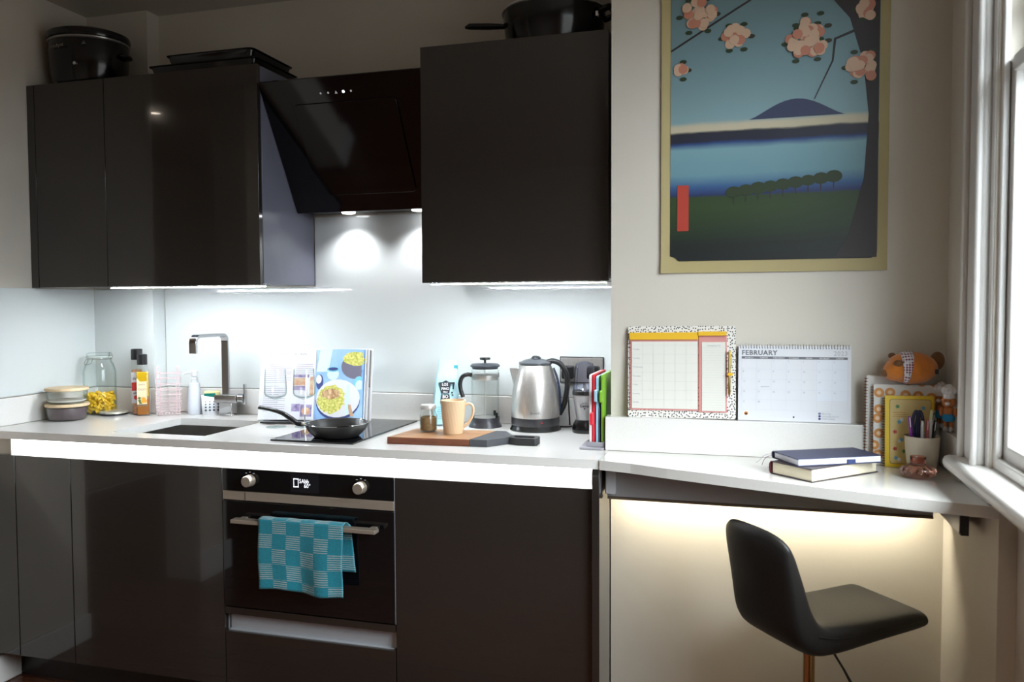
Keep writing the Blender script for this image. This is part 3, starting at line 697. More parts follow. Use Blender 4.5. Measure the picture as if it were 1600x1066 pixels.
PRN = {'white': M['white'], 'pot': mat('grey pot print', (.17, .16, .22), .4), 'rice': mat('yellow rice print', (.36, .38, .03), .5, col2=(.86, .80, .28), vs=160), 'chick': mat('browned meat print', (.30, .12, .03), .5, col2=(.85, .62, .38), vs=90),
       'cyan': mat('cyan print', (.20, .58, .75), .4), 'pale': mat('pale blue print', (.62, .80, .92), .4), 'shade': mat('deep blue print', (.05, .07, .22), .4), 'wood': mat('tan handle print', (.55, .35, .22), .5)}
def pb(cx, cz_, rx, rz_, th, m, wob=0, n=26): pr_blob(cx, cz_, rx, rz_, th, n, wob).done('photo_shape', PRN[m], bp_)
pr_patch(.003, .05, .178, HB-.002, .0007, .012).done('photo_shape', PRN['pale'], bp_)
pb(.150, .196, .052, .046, .0008, 'pot'); pb(.150, .226, .046, .026, .0011, 'rice', .06)
pb(.068, .186, .025, .010, .0009, 'cyan'); pb(.068, .168, .022, .022, .0008, 'pale'); pb(.068, .187, .019, .006, .0012, 'shade')
pb(.165, .135, .020, .026, .0009, 'cyan'); pb(.166, .128, .014, .018, .0012, 'pale'); pb(.018, .140, .014, .028, .0009, 'shade'); pb(.014, .150, .011, .016, .0012, 'white')
pb(.088, .070, .082, .072, .0009, 'shade'); pb(.088, .078, .081, .070, .0012, 'white'); pb(.064, .076, .052, .052, .0015, 'rice', .09, 34); pb(.064, .094, .036, .020, .0018, 'chick', .12)
pr_patch(.138, .150, .012, .055, .0018, -.012).done('photo_shape', PRN['wood'], bp_)
pr_patch(.118, .128, .02, .13, .0018, .004).done('photo_shape', PRN['pale'], bp_)
# left page text
tx = B()
for i in range(10): tx.grid(lambda u, v, i=i: (-.190+.105*u*(1 if i % 3 else .85), page(-.190+.105*u, 0)-.0004, .205-.0075*i+.0016*v), 6, 1)
for i in range(6): tx.grid(lambda u, v, i=i: (-.070+.06*u, page(-.070+.06*u, 0)-.0004, .205-.0075*i+.0016*v), 6, 1)
for i in range(13): tx.grid(lambda u, v, i=i: (-.190+.085*u*(1 if i % 4 else .7), page(-.190+.085*u, 0)-.0004, .122-.0075*i+.0014*v), 6, 1)
tx.done('text_lines', mat('print grey', (.30, .28, .34), .7), lp_l)
text('TURMERIC CHICKEN', .0125, 'heading', M['grey_ink'], lp_l, (-.150, page(-.1, 0)-.0035, .238), (pi/2, 0, 0), ext=.0001, sp=1.15, sx=.9)
text('serves 4', .008, 'heading', M['light_ink'], lp_l, (-.190, page(-.17, 0)-.0025, .222), (pi/2, 0, 0), ext=.0001)
PV = mat('violet photo print', (.08, .05, .22), .5, col2=(.45, .38, .55), vs=60); PF = mat('food photo print', (.72, .62, .40), .5, col2=(.55, .22, .12), vs=50)
for (x0_, x1_, z0_, z1_, m_) in ((-.078, -.022, .186-.03, .196-.03, PV), (-.078, -.030, .127, .154, PF), (-.078, -.030, .108, .125, PV), (-.018, -.006, .09, .16, PF), (-.080, -.050, .03, .058, PV), (-.048, -.008, .012, .056, PV)):
    pr_patch(x0_, x1_, z0_, z1_).done('step_photo', m_, lp_l)
pr_blob(-.028, .032, .015, .014, .0008).done('step_photo', PF, lp_l)

# ------------------------------------------------------------ frying pan
X, Y = -1.275, .158
fp = thing('frying_pan', 'small black frying pan standing on the hob', 'pan', (X, Y, .9067), radians(0))
B().lathe([(0, 0), (.068, 0), (.074, .003), (.092, .022), (.1005, .043), (.1025, .044), (.101, .041), (.094, .024), (.076, .0065), (.068, .004), (0, .004)], n=56).done('bowl', M['nonstick'], fp, smooth=True)
B().lathe([(.1008, .0435), (.1022, .0452), (.1036, .0443), (.1028, .043)], n=56).done('rim', M['chrome'], fp, smooth=True)
B().tube([(-.098, -.004, .034), (-.128, -.006, .036)], .009, 12, flat=.7).done('ferrule', M['steel'], fp, smooth=True)
pts = arc([(-.122, -.006, .034), (-.140, -.007, .038), (-.165, -.008, .054), (-.195, -.010, .070), (-.235, -.012, .080), (-.275, -.014, .086)])
B().tube(pts, [.0115+.0015*sin(i/len(pts)*6) for i in range(len(pts))], 14, flat=.62).done('handle', M['black_plastic'], fp, smooth=True)

# ------------------------------------------------------------ chopping board on worktop
cb = thing('serving_board', 'rectangular wooden serving board with a black handle end', 'chopping board', (-1.07, .10, .9), radians(3.5))
B().box(0, .262, 0, .165, 0, .0035).done('base', M['walnut'], cb, bevel=.001) if 0 else None
B().prism([(0, 0), (.262, 0), (.300, .185), (.03, .185)], .0, .0215).done('wood', M['oak'], cb, bevel=.001)
B().box(-.0006, .2625, -.0008, -.0001, .0, .0205).done('front_edge', M['walnut'], cb, bevel=0)
BP = mat('black slate paint', (.045, .048, .055), .5, var=.1)
B().prism([(.2635, -.0008), (.318, -.0008), (.372, .064), (.3710, .112), (.335, .185), (.3015, .185)], 0, .0218).done('black_end', BP, cb, bevel=.001)
b = B()
outer = [(.3725, .060), (.40, .045), (.455, .045), (.462, .052), (.462, .098), (.455, .105), (.40, .112), (.3725, .112)]
inner = [(.384, .072), (.405, .062), (.444, .061), (.449, .066), (.449, .086), (.444, .091), (.405, .094), (.384, .096)]
for z0_, z1_ in ((0, .0218),):
    O0 = [b.bm.verts.new((x, y, z0_)) for x, y in outer]; O1 = [b.bm.verts.new((x, y, z1_)) for x, y in outer]; I0 = [b.bm.verts.new((x, y, z0_)) for x, y in inner]; I1 = [b.bm.verts.new((x, y, z1_)) for x, y in inner]
    for i in range(8):
        j = (i+1) % 8
        for q in ((O0[i], O0[j], O1[j], O1[i]), (I0[j], I0[i], I1[i], I1[j]), (O1[i], O1[j], I1[j], I1[i]), (O0[j], O0[i], I0[i], I0[j])): b.bm.faces.new(q)
b.done('handle_loop', M['black_matt'], cb, bevel=.001)
# spice jar
X, Y = -.988, .235; ZB = .9218
t = thing('spice_jar', 'small glass mug jar of brown powder on the wooden board', 'jar', (X, Y, ZB), face(X, Y))
B().lathe([(0, .002), (.022, .002), (.0265, .006), (.027, .052), (.022, .063), (.0215, .072), (.0225, .072), (.0235, .063), (.0285, .053), (.0285, .005), (.024, 0), (0, 0)], n=32).done('body', M['glass'], t, smooth=True)
B().lathe([(0, .0045), (.023, .0045), (.0257, .008), (.0257, .046), (.02, .049), (0, .049)], n=28).done('powder', mat('brown powder', (.25, .15, .065), .9, var=.25, vs=150), t, smooth=True)
B().lathe([(0, .073), (.0245, .073), (.0255, .076), (.0255, .083), (.023, .087), (0, .088)], n=32).done('lid', mat('silver lid', (.66, .65, .63), .3, metal=.4), t, smooth=True)
B().tube(arc([(.027, 0, .048), (.040, 0, .048), (.043, 0, .030), (.038, 0, .014), (.027, 0, .014)]), .0028, 8).done('handle', M['glass'], t, smooth=True)
# mug
X, Y = -.898, .222
t = thing('mug', 'pale peach ribbed mug standing on the wooden board', 'mug', (X, Y, ZB), face(X, Y))
MG = mat('peach glaze', (.72, .50, .31), .4)
def mugwall(r0, r1, h):
    b = B(); n = 72; rings = []
    for k in range(15):
        z = h*k/14; r = r0+(r1-r0)*(k/14)**.9
        rings.append([b.bm.verts.new(((r+.0014*abs(sin((i/n*2*pi*12)+k*.45)))*cos(2*pi*i/n), (r+.0014*abs(sin((i/n*2*pi*12)+k*.45)))*sin(2*pi*i/n), z)) for i in range(n)])
    for k in range(7):
        z = h-(h-.006)*(k/6) if k else h+.0005; f = (z/h); r = r0+(r1-r0)*f-.0032
        rings.append([b.bm.verts.new((max(r, .001)*cos(2*pi*i/n), max(r, .001)*sin(2*pi*i/n), z)) for i in range(n)])
    for a, c in zip(rings, rings[1:]):
        for i in range(n): b.bm.faces.new((a[i], a[(i+1) % n], c[(i+1) % n], c[i]))
    b.bm.faces.new(rings[0][::-1]); b.bm.faces.new(rings[-1]); return b
mugwall(.0295, .0395, .105).done('cup', MG, t, smooth=True)
B().tube(arc([(.036, -.003, .088), (.050, -.004, .094), (.062, -.004, .084), (.062, -.003, .060), (.050, -.002, .036), (.030, 0, .016)]), [.0055]*31, 10, flat=.8).done('handle', MG, t, smooth=True)
# coffee bag
X, Y = -1.040, .53
t = thing('coffee_bag', 'light blue coffee bag printed with a black moka pot', 'bag', (X, Y, .9), face(X, Y)+radians(4))
BB = mat('light blue foil paper', (.40, .68, .76), .35, col2=(.50, .78, .84), vs=10, bump=.25, bs=30)
b = B(); n = 8; rings = []
for z, w_, d_, dx in ((0, .041, .026, 0), (.004, .043, .028, 0), (.07, .0435, .029, .001), (.14, .041, .025, .003), (.18, .037, .016, .006), (.205, .034, .007, .009), (.235, .033, .004, .010)):
    P = rrect(-w_, w_, -d_, d_, min(.006, d_*.6), 3)
    rings.append([b.bm.verts.new((x+dx+.0012*sin(z*120+x*90), y+.0015*sin(z*90+x*120), z)) for x, y in P])
for a, c in zip(rings, rings[1:]):
    for i in range(len(a)): b.bm.faces.new((a[i], a[(i+1) % len(a)], c[(i+1) % len(a)], c[i]))
b.bm.faces.new(rings[0][::-1]); b.bm.faces.new(rings[-1]); b.done('bag', BB, t, smooth=True)
B().box(.030, .044, -.008, .004, .196, .214).done('tin_tie', mat('teal tape', (.03, .30, .36), .4), t, bevel=.001)
B().box(-.041, .041, -.0285, -.0275, .001, .0045).done('base_band', M['ink'], t, bevel=0)
F = -.0305
def zy(z): return F if z < .12 else F+(z-.12)*.13
b = B()
b.prism([(-.022, .080), (.016, .080), (.011, .112), (-.016, .112)], F-.0012, F+.001, 'xz')
b.prism([(-.015, .116), (.011, .116), (.018, .155), (-.026, .155), (-.022, .146)], F-.0006, F+.004, 'xz')
b.prism([(-.012, .156), (.010, .156), (.0, .162)], F-.0006, F+.005, 'xz')
b.prism([(.017, .155), (.031, .155), (.027, .130), (.023, .130), (.025, .149), (.016, .149)], F-.0002, F+.004, 'xz')
b.prism(circ(.021, .118, .0028, 10), F-.001, F+.002, 'xz').prism(circ(.023, .109, .0028, 10), F-.001, F+.002, 'xz')
b.done('moka_pot_print', M['ink'], t, bevel=0)
for s_, zz, sz, xx in (('LOS', .143, .013, -.004), ('FINO', .128, .013, -.003), ('DELLA', .119, .006, -.003), ('BO', .099, .016, -.003), ('NOR', .083, .016, -.003)): text(s_, sz, 'lettering', M['white_ink'], t, (xx, F-.0016, zz), align='CENTER', sx=.95, bold=.0003)
b = B()
for i in range(6): b.box(-.033+.003*(i % 2), .010+.006*(i % 3), F-.0004, F+.001, .066-.008*i, .0675-.008*i)
b.done('small_print', mat('blue small print', (.12, .36, .46), .6), t, bevel=0)
# french press
X, Y = -.888, .522
t = thing('french_press', 'glass french press with black frame behind the mug', 'coffee press', (X, Y, .9), face(X, Y))
BKP = M['black_plastic']
B().lathe([(.046, .012), (.0475, .012), (.0485, .20), (.047, .20)], n=40).lathe([(0, .012), (.046, .012)], n=40).done('beaker', M['glass'], t, smooth=True)
B().lathe([(0, 0), (.0585, 0), (.0585, .003), (.053, .012), (.0505, .02), (.0505, .034), (.0488, .034), (.0485, .0115), (0, .0115)], n=44).done('base', mat('dark grey plastic', (.03, .03, .035), .3), t, smooth=True)
for a in (-1.0, .9, 2.4, 4.2):
    B().box(.0489, .0512, -.006, .006, .034, .052).done('clip', BKP, t, rot=(0, 0, a-pi/2), bevel=.001)
B().lathe([(0, .204), (.045, .204), (.047, .210), (.0525, .213), (.0525, .217), (.046, .222), (0, .224)], n=44).done('lid', mat('slate plastic lid', (.035, .04, .05), .35), t, smooth=True)
B().lathe([(0, .224), (.004, .224), (.004, .234), (.018, .236), (.0195, .240), (.018, .244), (0, .245)], n=28).done('knob', BKP, t, smooth=True)
B().tube([(0, 0, .03), (0, 0, .203)], .0017, 8).done('rod', M['steel'], t, smooth=True)
B().lathe([(0, .166), (.045, .166), (.0462, .168), (.0462, .183), (.045, .184), (0, .184)], n=40).done('plunger', M['steel'], t, smooth=True)
B().lathe([(0, .030), (.044, .030), (.044, .034), (0, .036)], n=36).done('filter', M['steel'], t, smooth=True)
B().tube(arc([(-.047, 0, .182), (-.062, 0, .184), (-.080, 0, .176), (-.088, 0, .155), (-.086, 0, .13), (-.078, 0, .105)]), [.0075]*31, 12, flat=1).done('handle', BKP, t, smooth=True)
B().lathe([(.0488, .174), (.0498, .175), (.0498, .190), (.0488, .191)], n=40).done('band', glass('thin band', (.9, .9, .9), (.5, .5, .5)), t, smooth=True)
B().tube([(.046, 0, .198), (.060, 0, .206)], [.008, .003], 8, flat=.4).done('spout', M['glass'], t, smooth=True)

# kettle
X, Y = -.700, .500
t = thing('kettle', 'brushed steel electric kettle with black base and handle', 'kettle', (X, Y, .9), face(X, Y))
B().lathe([(0, 0), (.086, 0), (.088, .003), (.083, .012), (.081, .018), (.0, .018)], n=56).done('power_base', BKP, t, smooth=True)
B().lathe([(0, .0185), (.081, .0185), (.083, .024), (.083, .045), (0, .045)], n=56).done('lower_ring', mat('dark plastic ring', (.02, .02, .024), .3), t, smooth=True)
B().lathe([(.0, .0455), (.082, .0455), (.0835, .050), (.084, .075), (.082, .10), (.077, .14), (.068, .18), (.058, .212), (.054, .222), (0, .222)], n=72).done('body', M['steel'], t, smooth=True)
B().lathe([(0, .2225), (.0545, .2225), (.057, .226), (.056, .232), (.048, .235), (.035, .241), (.015, .2455), (0, .246)], n=44).done('lid', mat('dark grey lid', (.06, .065, .075), .25), t, smooth=True)
B().lathe([(.0555, .2262), (.0580, .2275), (.0555, .2288)], n=44).done('lid_ring', M['chrome'], t, smooth=True)
B().tube(arc([(-.012, -.01, .244), (-.004, -.01, .251), (.010, -.01, .250), (.018, -.01, .244)]), .004, 8).done('lid_tab', BKP, t, smooth=True)
b = B(); V = [b.bm.verts.new(v) for v in ((-.052, -.022, .214), (-.052, .022, .214), (-.090, 0, .212), (-.088, 0, .205), (-.070, -.017, .165), (-.070, .017, .165), (-.074, 0, .150))]
for q in ((0, 2, 1), (0, 4, 2), (2, 4, 3), (3, 4, 6), (1, 2, 5), (2, 3, 5), (3, 6, 5), (0, 1, 5, 4), (4, 5, 6)): b.bm.faces.new([V[i] for i in q])
b.done('spout', M['steel'], t, bevel=.002)
B().tube(arc([(.040, 0, .232), (.060, 0, .236), (.085, 0, .226), (.104, 0, .198), (.110, 0, .165), (.107, 0, .125), (.098, 0, .085), (.082, 0, .052)]), [.012]*5+[.0125]*38, 14, flat=.75).done('handle', BKP, t, smooth=True)
B().tube(arc([(.062, -.004, .212), (.074, -.006, .18), (.083, -.008, .13), (.086, -.008, .05)]), .004, 8).done('gauge_strip', mat('blue black gauge', (.02, .03, .06), .2), t, smooth=True)
text('Breville', .013, 'lettering', M['grey_ink'], t, (.002, -.0855, .062), (pi/2, 0, radians(14)), align='CENTER')
B().box(.018, .026, -.0835, -.081, .031, .035).done('switch_light', mat('red lens', (.30, .01, .01), .3), t, bevel=.0005)
b = B(); b.tube(arc([(.08, .02, .006), (.11, .03, .004), (.13, .05, .004)]), .0028, 6); b.done('cord', BKP, t, smooth=True)

# blender
X, Y = -.524, .478
t = thing('blender', 'small silver personal blender with clear upturned cup', 'blender', (X, Y, .9), face(X, Y))
B().lathe([(0, 0), (.040, 0), (.042, .004), (.0415, .018), (.037, .032), (.030, .043), (0, .045)], n=40).done('base', M['enamel'], t, smooth=True)
B().lathe([(0, .044), (.0275, .044), (.030, .06), (.036, .10), (.0395, .127), (0, .127)], n=48).done('body', mat('silver plastic', (.55, .55, .56), .32, metal=.6), t, smooth=True)
B().lathe([(0, .1275), (.0405, .1275), (.041, .130), (.041, .139), (.039, .142), (0, .142)], n=48).done('collar', BKP, t, smooth=True)
B().lathe([(.0375, .143), (.0365, .16), (.033, .20), (.031, .222), (.027, .232), (.018, .235), (0, .236)], n=40).done('cup', M['clear_plastic'], t, smooth=True, solid=.0016)
b = B()
for a in (0, 90, 180, 270):
    c_, s_ = cos(radians(a+45)), sin(radians(a+45)); b.tube([(.0372*c_, .0372*s_, .146), (.0335*c_, .0335*s_, .200), (.031*c_, .031*s_, .224), (.018*c_, .018*s_, .237), (.0, 0, .239)], .0013, 5)
b.done('ribs', M['clear_plastic'], t, smooth=True)
B().lathe([(0, .1422), (.012, .1422), (.006, .152), (.0045, .165), (0, .166)], n=16).done('blade_hub', M['chrome'], t, smooth=True)
text('NUTRI', .006, 'lettering', M['ink'], t, (0, -.0375, .100), (pi/2-.12, 0, 0), align='CENTER'); text('Genie', .0135, 'lettering', M['ink'], t, (0, -.037, .088), (pi/2-.12, 0, 0), align='CENTER', bold=.0003)
B().prism([(-.004, .085), (.004, .085), (0, .080)], -.0362, -.0340, 'xz').done('logo', M['ink'], t, bevel=0)

# double socket and plugs
t = thing('wall_socket', 'steel double wall socket behind the kettle and blender', 'socket', (-.561, YB-.006, 1.099))
B().box(-.078, .078, -.006, 0, -.046, .046).done('frame', M['black_plastic'], t, bevel=.001)
B().box(-.075, .075, -.0085, -.0062, -.043, .043).done('plate', M['steel'], t, bevel=.0005)
for x in (-.045, .045):
    t2 = thing('plug', 'black plug in the left half of the wall socket' if x < 0 else 'black plug in the right half of the wall socket', 'plug', (-.561+x, YB-.0148, 1.092))
    B().prism(rrect(-.022, .022, -.024, .022, .008), -.026, 0, 'xz').done('body', BKP, t2, bevel=.003)
    B().tube(arc([(0, -.014, -.024), (0, -.016, -.06), (.004 if x < 0 else -.004, -.020, -.12), (.01 if x < 0 else -.01, -.03, -.185)]), .003, 6).done('cord', BKP, t2, smooth=True)

# cutting board set
t = thing('board_rack', 'grey plastic rack holding the coloured cutting boards', 'rack', (-.441, .272, .9))
GP = mat('grey plastic', (.30, .29, .32), .35)
B().prism(rrect(-.037, .037, -.122, .122, .008), 0, .007).done('foot', GP, t, bevel=.002)
b = B().box(-.016, -.013, -.108, .108, .007, .026).box(.0345, .0365, -.108, .108, .007, .026).box(-.013, .0345, -.108, -.105, .007, .022).box(-.013, .0345, .105, .108, .007, .022)
b.done('slots', GP, t, bevel=.001)
for nm, colr, x, tabz, top in (('white', (.75, .68, .68), -.0060, None, .213), ('red', (.62, .015, .03), +.0035, .068, .214), ('pale blue', (.32, .52, .66), .0140, .135, .209), ('dark blue', (.03, .05, .10), .0205, None, .12), ('green', (.20, .42, .03), .0300, .133, .214)):
    th = .004 if nm != 'dark blue' else .0015
    t3 = thing('cutting_board', nm+' plastic cutting board standing in the grey rack', 'cutting board', (-.441+x, .272, .9075), group='cutting boards in the rack')
    m_ = mat(nm+' plastic', colr, .35)
    B().prism(rrect(-.100, .100, 0, top, .010), -th, th*.8, 'yz').done('panel', m_, t3, bevel=.001)
    if tabz: B().prism(rrect(-.140 if tabz < .1 else -.128, -.1035, tabz, tabz+.036, .006), -th, th*1.0 if nm != 'green' else th*.8, 'yz').done('tab', m_, t3, bevel=.001)

# ------------------------------------------------------------ desk: planner board and calendar
bo = thing('planner_board', 'spotted clipboard with weekly planner pads propped on the desk upstand', 'board', (-.183, .172, 1.0008), 0)
def dots_mat():
    m, t, p = nodes('white card with black spots'); setp(p, rough=.6)
    N = t.nodes.new; tc = N('ShaderNodeTexCoord'); v = N('ShaderNodeTexVoronoi'); v.inputs['Scale'].default_value = 135; v.inputs['Randomness'].default_value = .75; v.voronoi_dimensions = '2D'
    mp = N('ShaderNodeMapping'); mp.inputs['Rotation'].default_value = (pi/2, 0, 0)
    t.links.new(tc.outputs['Object'], mp.inputs[0]); t.links.new(mp.outputs[0], v.inputs['Vector'])
    r = N('ShaderNodeValToRGB'); r.color_ramp.elements[0].position = .23; r.color_ramp.elements[0].color = (.01, .01, .015, 1); r.color_ramp.elements[1].position = .27; r.color_ramp.elements[1].color = (.80, .77, .72, 1)
    t.links.new(v.outputs['Distance'], r.inputs[0]); t.links.new(r.outputs[0], p.inputs[0]); return m
leanb = -radians(4.2); TB = Matrix.Rotation(leanb, 4, 'X') @ Matrix.Rotation(radians(-.6), 4, 'Y')
k = .305/1120
def bx_(x): return (x-60)*k-.1525
def bz_(y): return (1040-y)*k
def bp2(name, m, x0, x1, y0, y1, th0, th1, bev=.0005, par=None):
    o = B().box(bx_(x0), bx_(x1), -th1, -th0, bz_(y1), bz_(y0)).done(name, m, par or bo, bevel=bev)
    if not par: o.matrix_local = TB
    return o
o = B().prism(rrect(bx_(60), bx_(1180), bz_(1040), bz_(68), .006), -.0, .0035, 'xz').done('backing', dots_mat(), bo, bevel=0); o.matrix_local = TB
PKB = mat('salmon card', (.62, .27, .25), .6); YL = mat('mustard card', (.80, .46, .02), .55)
bp2('pad_base', PKB, 85, 800, 200, 962, 0, .004); bp2('pad_base', PKB, 806, 1090, 165, 975, 0, .004)
pa = bp2('weekly_pad', M['cream_paper'], 102, 790, 232, 945, .004, .006); pc = bp2('list_pad', M['cream_paper'], 835, 1075, 238, 960, .004, .006)
bp2('yellow_flap', YL, 78, 800, 135, 212, .003, .009); bp2('yellow_flap', YL, 800, 1088, 128, 172, .003, .012)
b = B()
for x in (218, 330, 445, 560, 675): b.box(bx_(x), bx_(x)+.0005, -.0064, -.006, bz_(940), bz_(240))
for y in (270, 368, 465, 560, 655, 750, 850): b.box(bx_(105), bx_(788), -.0064, -.006, bz_(y), bz_(y)+.0005)
b.done('grid_lines', M['pale_line'], pa, bevel=0)
b = B()
for y in range(300, 955, 26): b.box(bx_(838), bx_(1072), -.0064, -.006, bz_(y), bz_(y)+.0004)
b.done('ruled_lines', M['pale_line'], pc, bevel=0)
for s_, y in zip(('Monday', 'Tuesday', 'Wednesday', 'Thursday', 'Friday', 'Saturday', 'Sunday'), (320, 415, 510, 607, 697, 795, 884)): text(s_, .0062, 'lettering', M['light_ink'], pa, (bx_(112), -.0062, bz_(y)), ext=.0001)
text('shopping list', .0075, 'lettering', M['light_ink'], pc, (bx_(890), -.0062, bz_(283)), ext=.0001)
pn = thing('pen', 'gold pen clipped on the right edge of the spotted planner board', 'pen', (bx_(1112)-.183, .163, 1.068))
GD = mat('gold metal', (.50, .33, .08), .25, metal=1)
B().tube([(0, 0, 0), (0, .001, .008), (0, .008, .125), (0, .0085, .130)], [.0012, .0036, .0036, .002], 12).done('barrel', GD, pn, smooth=True)
B().tube([(.004, .006, .12), (.0055, .003, .085)], .001, 6).done('clip', GD, pn, smooth=True)
B().box(-.005, .009, -.001, .009, .058, .066).done('elastic_loop', YL, pn, bevel=.001)

cl = thing('calendar', 'white spiral wall calendar open at February 2023 on the desk upstand', 'calendar', (.1235, .175, 1.0008), 0)
TCm = Matrix.Rotation(-radians(3.5), 4, 'X')
CW, CH_ = .1485, .2105
def cp(b_, name, m, par=None, bev=0, **kk):
    o = b_.done(name, m, par or cl, bevel=bev, **kk)
    if not par: o.matrix_local = TCm
    return o
cp(B().box(-CW-.002, CW, .0006, .0030, 0, CH_-.004), 'backing', mat('dark blue card', (.02, .02, .05), .5))
PG = cp(B().box(-CW, CW, -.0022, .0004, .0, CH_), 'page', M['white'])
b = B()
for i in range(40):
    x = -CW+.006+i*(2*CW-.012)/39; b.tube([(x+.0005*0, -.0045*cos(a)-.0, CH_-.0015+.0055*sin(a)) for a in [2*pi*j/9 for j in range(9)]], .0007, 4, True)
cp(b, 'spiral_wire', M['steel'], smooth=True)
b = B()
for i in range(40):
    x = -CW+.006+i*(2*CW-.012)/39; b.box(x-.0012, x+.0012, -.00245, -.0022, CH_-.0085, CH_-.0045)
cp(b, 'punch_holes', M['grey_ink'], PG)
text('FEBRUARY', .0185, 'lettering', M['grey_ink'], PG, (-CW+.009, -.0024, CH_-.026), sp=1.12, bold=.0006)
text('2023', .0175, 'lettering', M['light_ink'], PG, (CW-.009, -.0024, CH_-.026), align='RIGHT', sp=1.05)
gx0, gx1, gz1, gz0 = -CW+.009, CW-.009, CH_-.0375, .0305
cp(B().box(gx0, gx1, -.0027, -.0023, CH_-.0375, CH_-.0305), 'weekday_bar', M['grey_ink'], PG)
cw = (gx1-gx0)/7; rh = (gz1-gz0)/5
cp(B().box(gx0+5*cw, gx1, -.0025, -.0022, gz0+rh, gz1), 'weekend_shading', mat('weekend tint', (.72, .75, .82), .7), PG)
b = B()
for i in range(8): b.box(gx0+i*cw-.00015, gx0+i*cw+.00025, -.0028, -.0025, gz0, gz1)
for j in range(6): b.box(gx0, gx1, -.0028, -.0025, gz0+j*rh-.00015, gz0+j*rh+.00025)
cp(b, 'grid_lines', mat('calendar line', (.60, .61, .68), .7), PG)
for i, s_ in enumerate(('MONDAY', 'TUESDAY', 'WEDNESDAY', 'THURSDAY', 'FRIDAY', 'SATURDAY', 'SUNDAY')): text(s_, .0052, 'lettering', M['white_ink'], PG, (gx0+(i+.5)*cw, -.0029, CH_-.0358), align='CENTER')
for dnum in range(1, 29):
    q = dnum+1; text(str(dnum), .0062, 'lettering', M['light_ink'], PG, (gx0+(q % 7)*cw+.004, -.0029, gz1-(q//7)*rh-.008))
text('appointment', .0045, 'lettering', M['light_ink'], PG, (gx0+1.3*cw, -.0029, gz1-2.75*rh))
cp(B().prism(circ(.0005, .0125, .0024, 14), -.0028, -.0023, 'xz'), 'hanging_hole', M['ink'], PG)
cp(B().prism(circ(-CW+.022, .0205, .0078, 24), -.0026, -.0023, 'xz'), 'logo', M['white_ink'], PG)
cp(B().prism(circ(-CW+.022, .0195, .0055, 20), -.003, -.0026, 'xz'), 'logo', mat('orange logo', (.60, .25, .04), .6), PG)
cp(B().prism(circ(-CW+.022, .0185, .0035, 14, 1, .8), -.0033, -.003, 'xz'), 'logo', M['ink'], PG)
NB = mat('navy logo', (.02, .04, .22), .6)
for j, s_ in enumerate(('@mydogs', 'mydogs@mail.com', '07700 900123')):
    z = .0225-j*.0072; cp(B().prism(circ(.068, z+.0018, .0032, 12), -.0027, -.0023, 'xz'), 'contact_icon', NB, PG)
    text(s_ if j < 2 else '07000 000000', .0058, 'lettering', M['light_ink'], PG, (.074, -.0025, z))
text('f', .006, 'lettering', M['white_ink'], PG, (.0672, -.0029, .0225))

# ------------------------------------------------------------ poster: plain landscape stand-in
po = thing('poster', 'tall landscape print with yellowed border hanging on the wall above the desk', 'poster', (.058, YD-.002, 1.418))
PWd, PH = .302, .90
def warp(x, z): return -.0015-.004*(max(0, -x-.24)/.06)**2-.003*(max(0, .04-z)/.04)**2
b = B(); b.grid(lambda u, v: (-PWd+2*PWd*u, warp(-PWd+2*PWd*u, PH*v), PH*v), 24, 24)
b.done('paper', mat('yellowed poster paper', (.44, .36, .17), .55, var=.05, vs=6), po, smooth=True)
def poster_mat():
    m, t, p = nodes('landscape print'); setp(p, rough=.45)
    N = t.nodes.new; tc = N('ShaderNodeTexCoord'); s = N('ShaderNodeSeparateXYZ'); t.links.new(tc.outputs['Object'], s.inputs[0])
    nz = N('ShaderNodeTexNoise'); nz.inputs['Scale'].default_value = 9; nz.inputs['Detail'].default_value = 5; mpn = N('ShaderNodeMapping'); mpn.inputs['Scale'].default_value = (1, 1, 2.5)
    t.links.new(tc.outputs['Object'], mpn.inputs[0]); t.links.new(mpn.outputs[0], nz.inputs[0])
    ma = N('ShaderNodeMath'); ma.operation = 'MULTIPLY_ADD'; ma.inputs[1].default_value = .012; t.links.new(nz.outputs['Fac'], ma.inputs[0]); t.links.new(s.outputs[2], ma.inputs[2])
    mr = N('ShaderNodeMapRange'); mr.inputs[1].default_value = .04; mr.inputs[2].default_value = .88; t.links.new(ma.outputs[0], mr.inputs[0])
    r = N('ShaderNodeValToRGB'); cr = r.color_ramp
    POFF = 0
    cols = [(0, (.010, .013, .014)), (.06, (.011, .017, .014)), (.10, (.016, .032, .014)), (.18, (.028, .058, .018)), (.215, (.028, .055, .018)), (.222, (.018, .03, .12)), (.25, (.04, .11, .26)), (.29, (.15, .30, .36)), (.375, (.19, .35, .40)), (.395, (.018, .05, .19)), (.402, (.018, .020, .04)), (.432, (.018, .020, .036)), (.438, (.56, .50, .36)), (.455, (.54, .48, .35)), (.47, (.22, .35, .38)), (.65, (.17, .28, .31)), (1, (.12, .19, .21))]
    while len(cr.elements) < len(cols): cr.elements.new(.5)
    for e, (q, c) in zip(cr.elements, cols): e.position = q; e.color = c4(c)
    t.links.new(mr.outputs[0], r.inputs[0]); t.links.new(r.outputs[0], p.inputs[0]); return m
pf = B(); poly = [(-.262, .044), (-.252, .034), (.262, .034), (.276, .048), (.276, .885), (-.276, .885), (-.276, .048)]
pf.prism(poly, -.0042, -.0032, 'xz'); pf = pf.done('printed_field', poster_mat(), po, bevel=0)
DKP = mat('dark plum print', (.030, .022, .024), .5); GRN = mat('dark green print', (.022, .04, .014), .5); PNK = mat('pink print', (.50, .20, .13), .5); PNL = mat('pale pink print', (.60, .40, .28), .5); HIL = mat('slate blue print', (.035, .045, .10), .5)
yy = -.0043
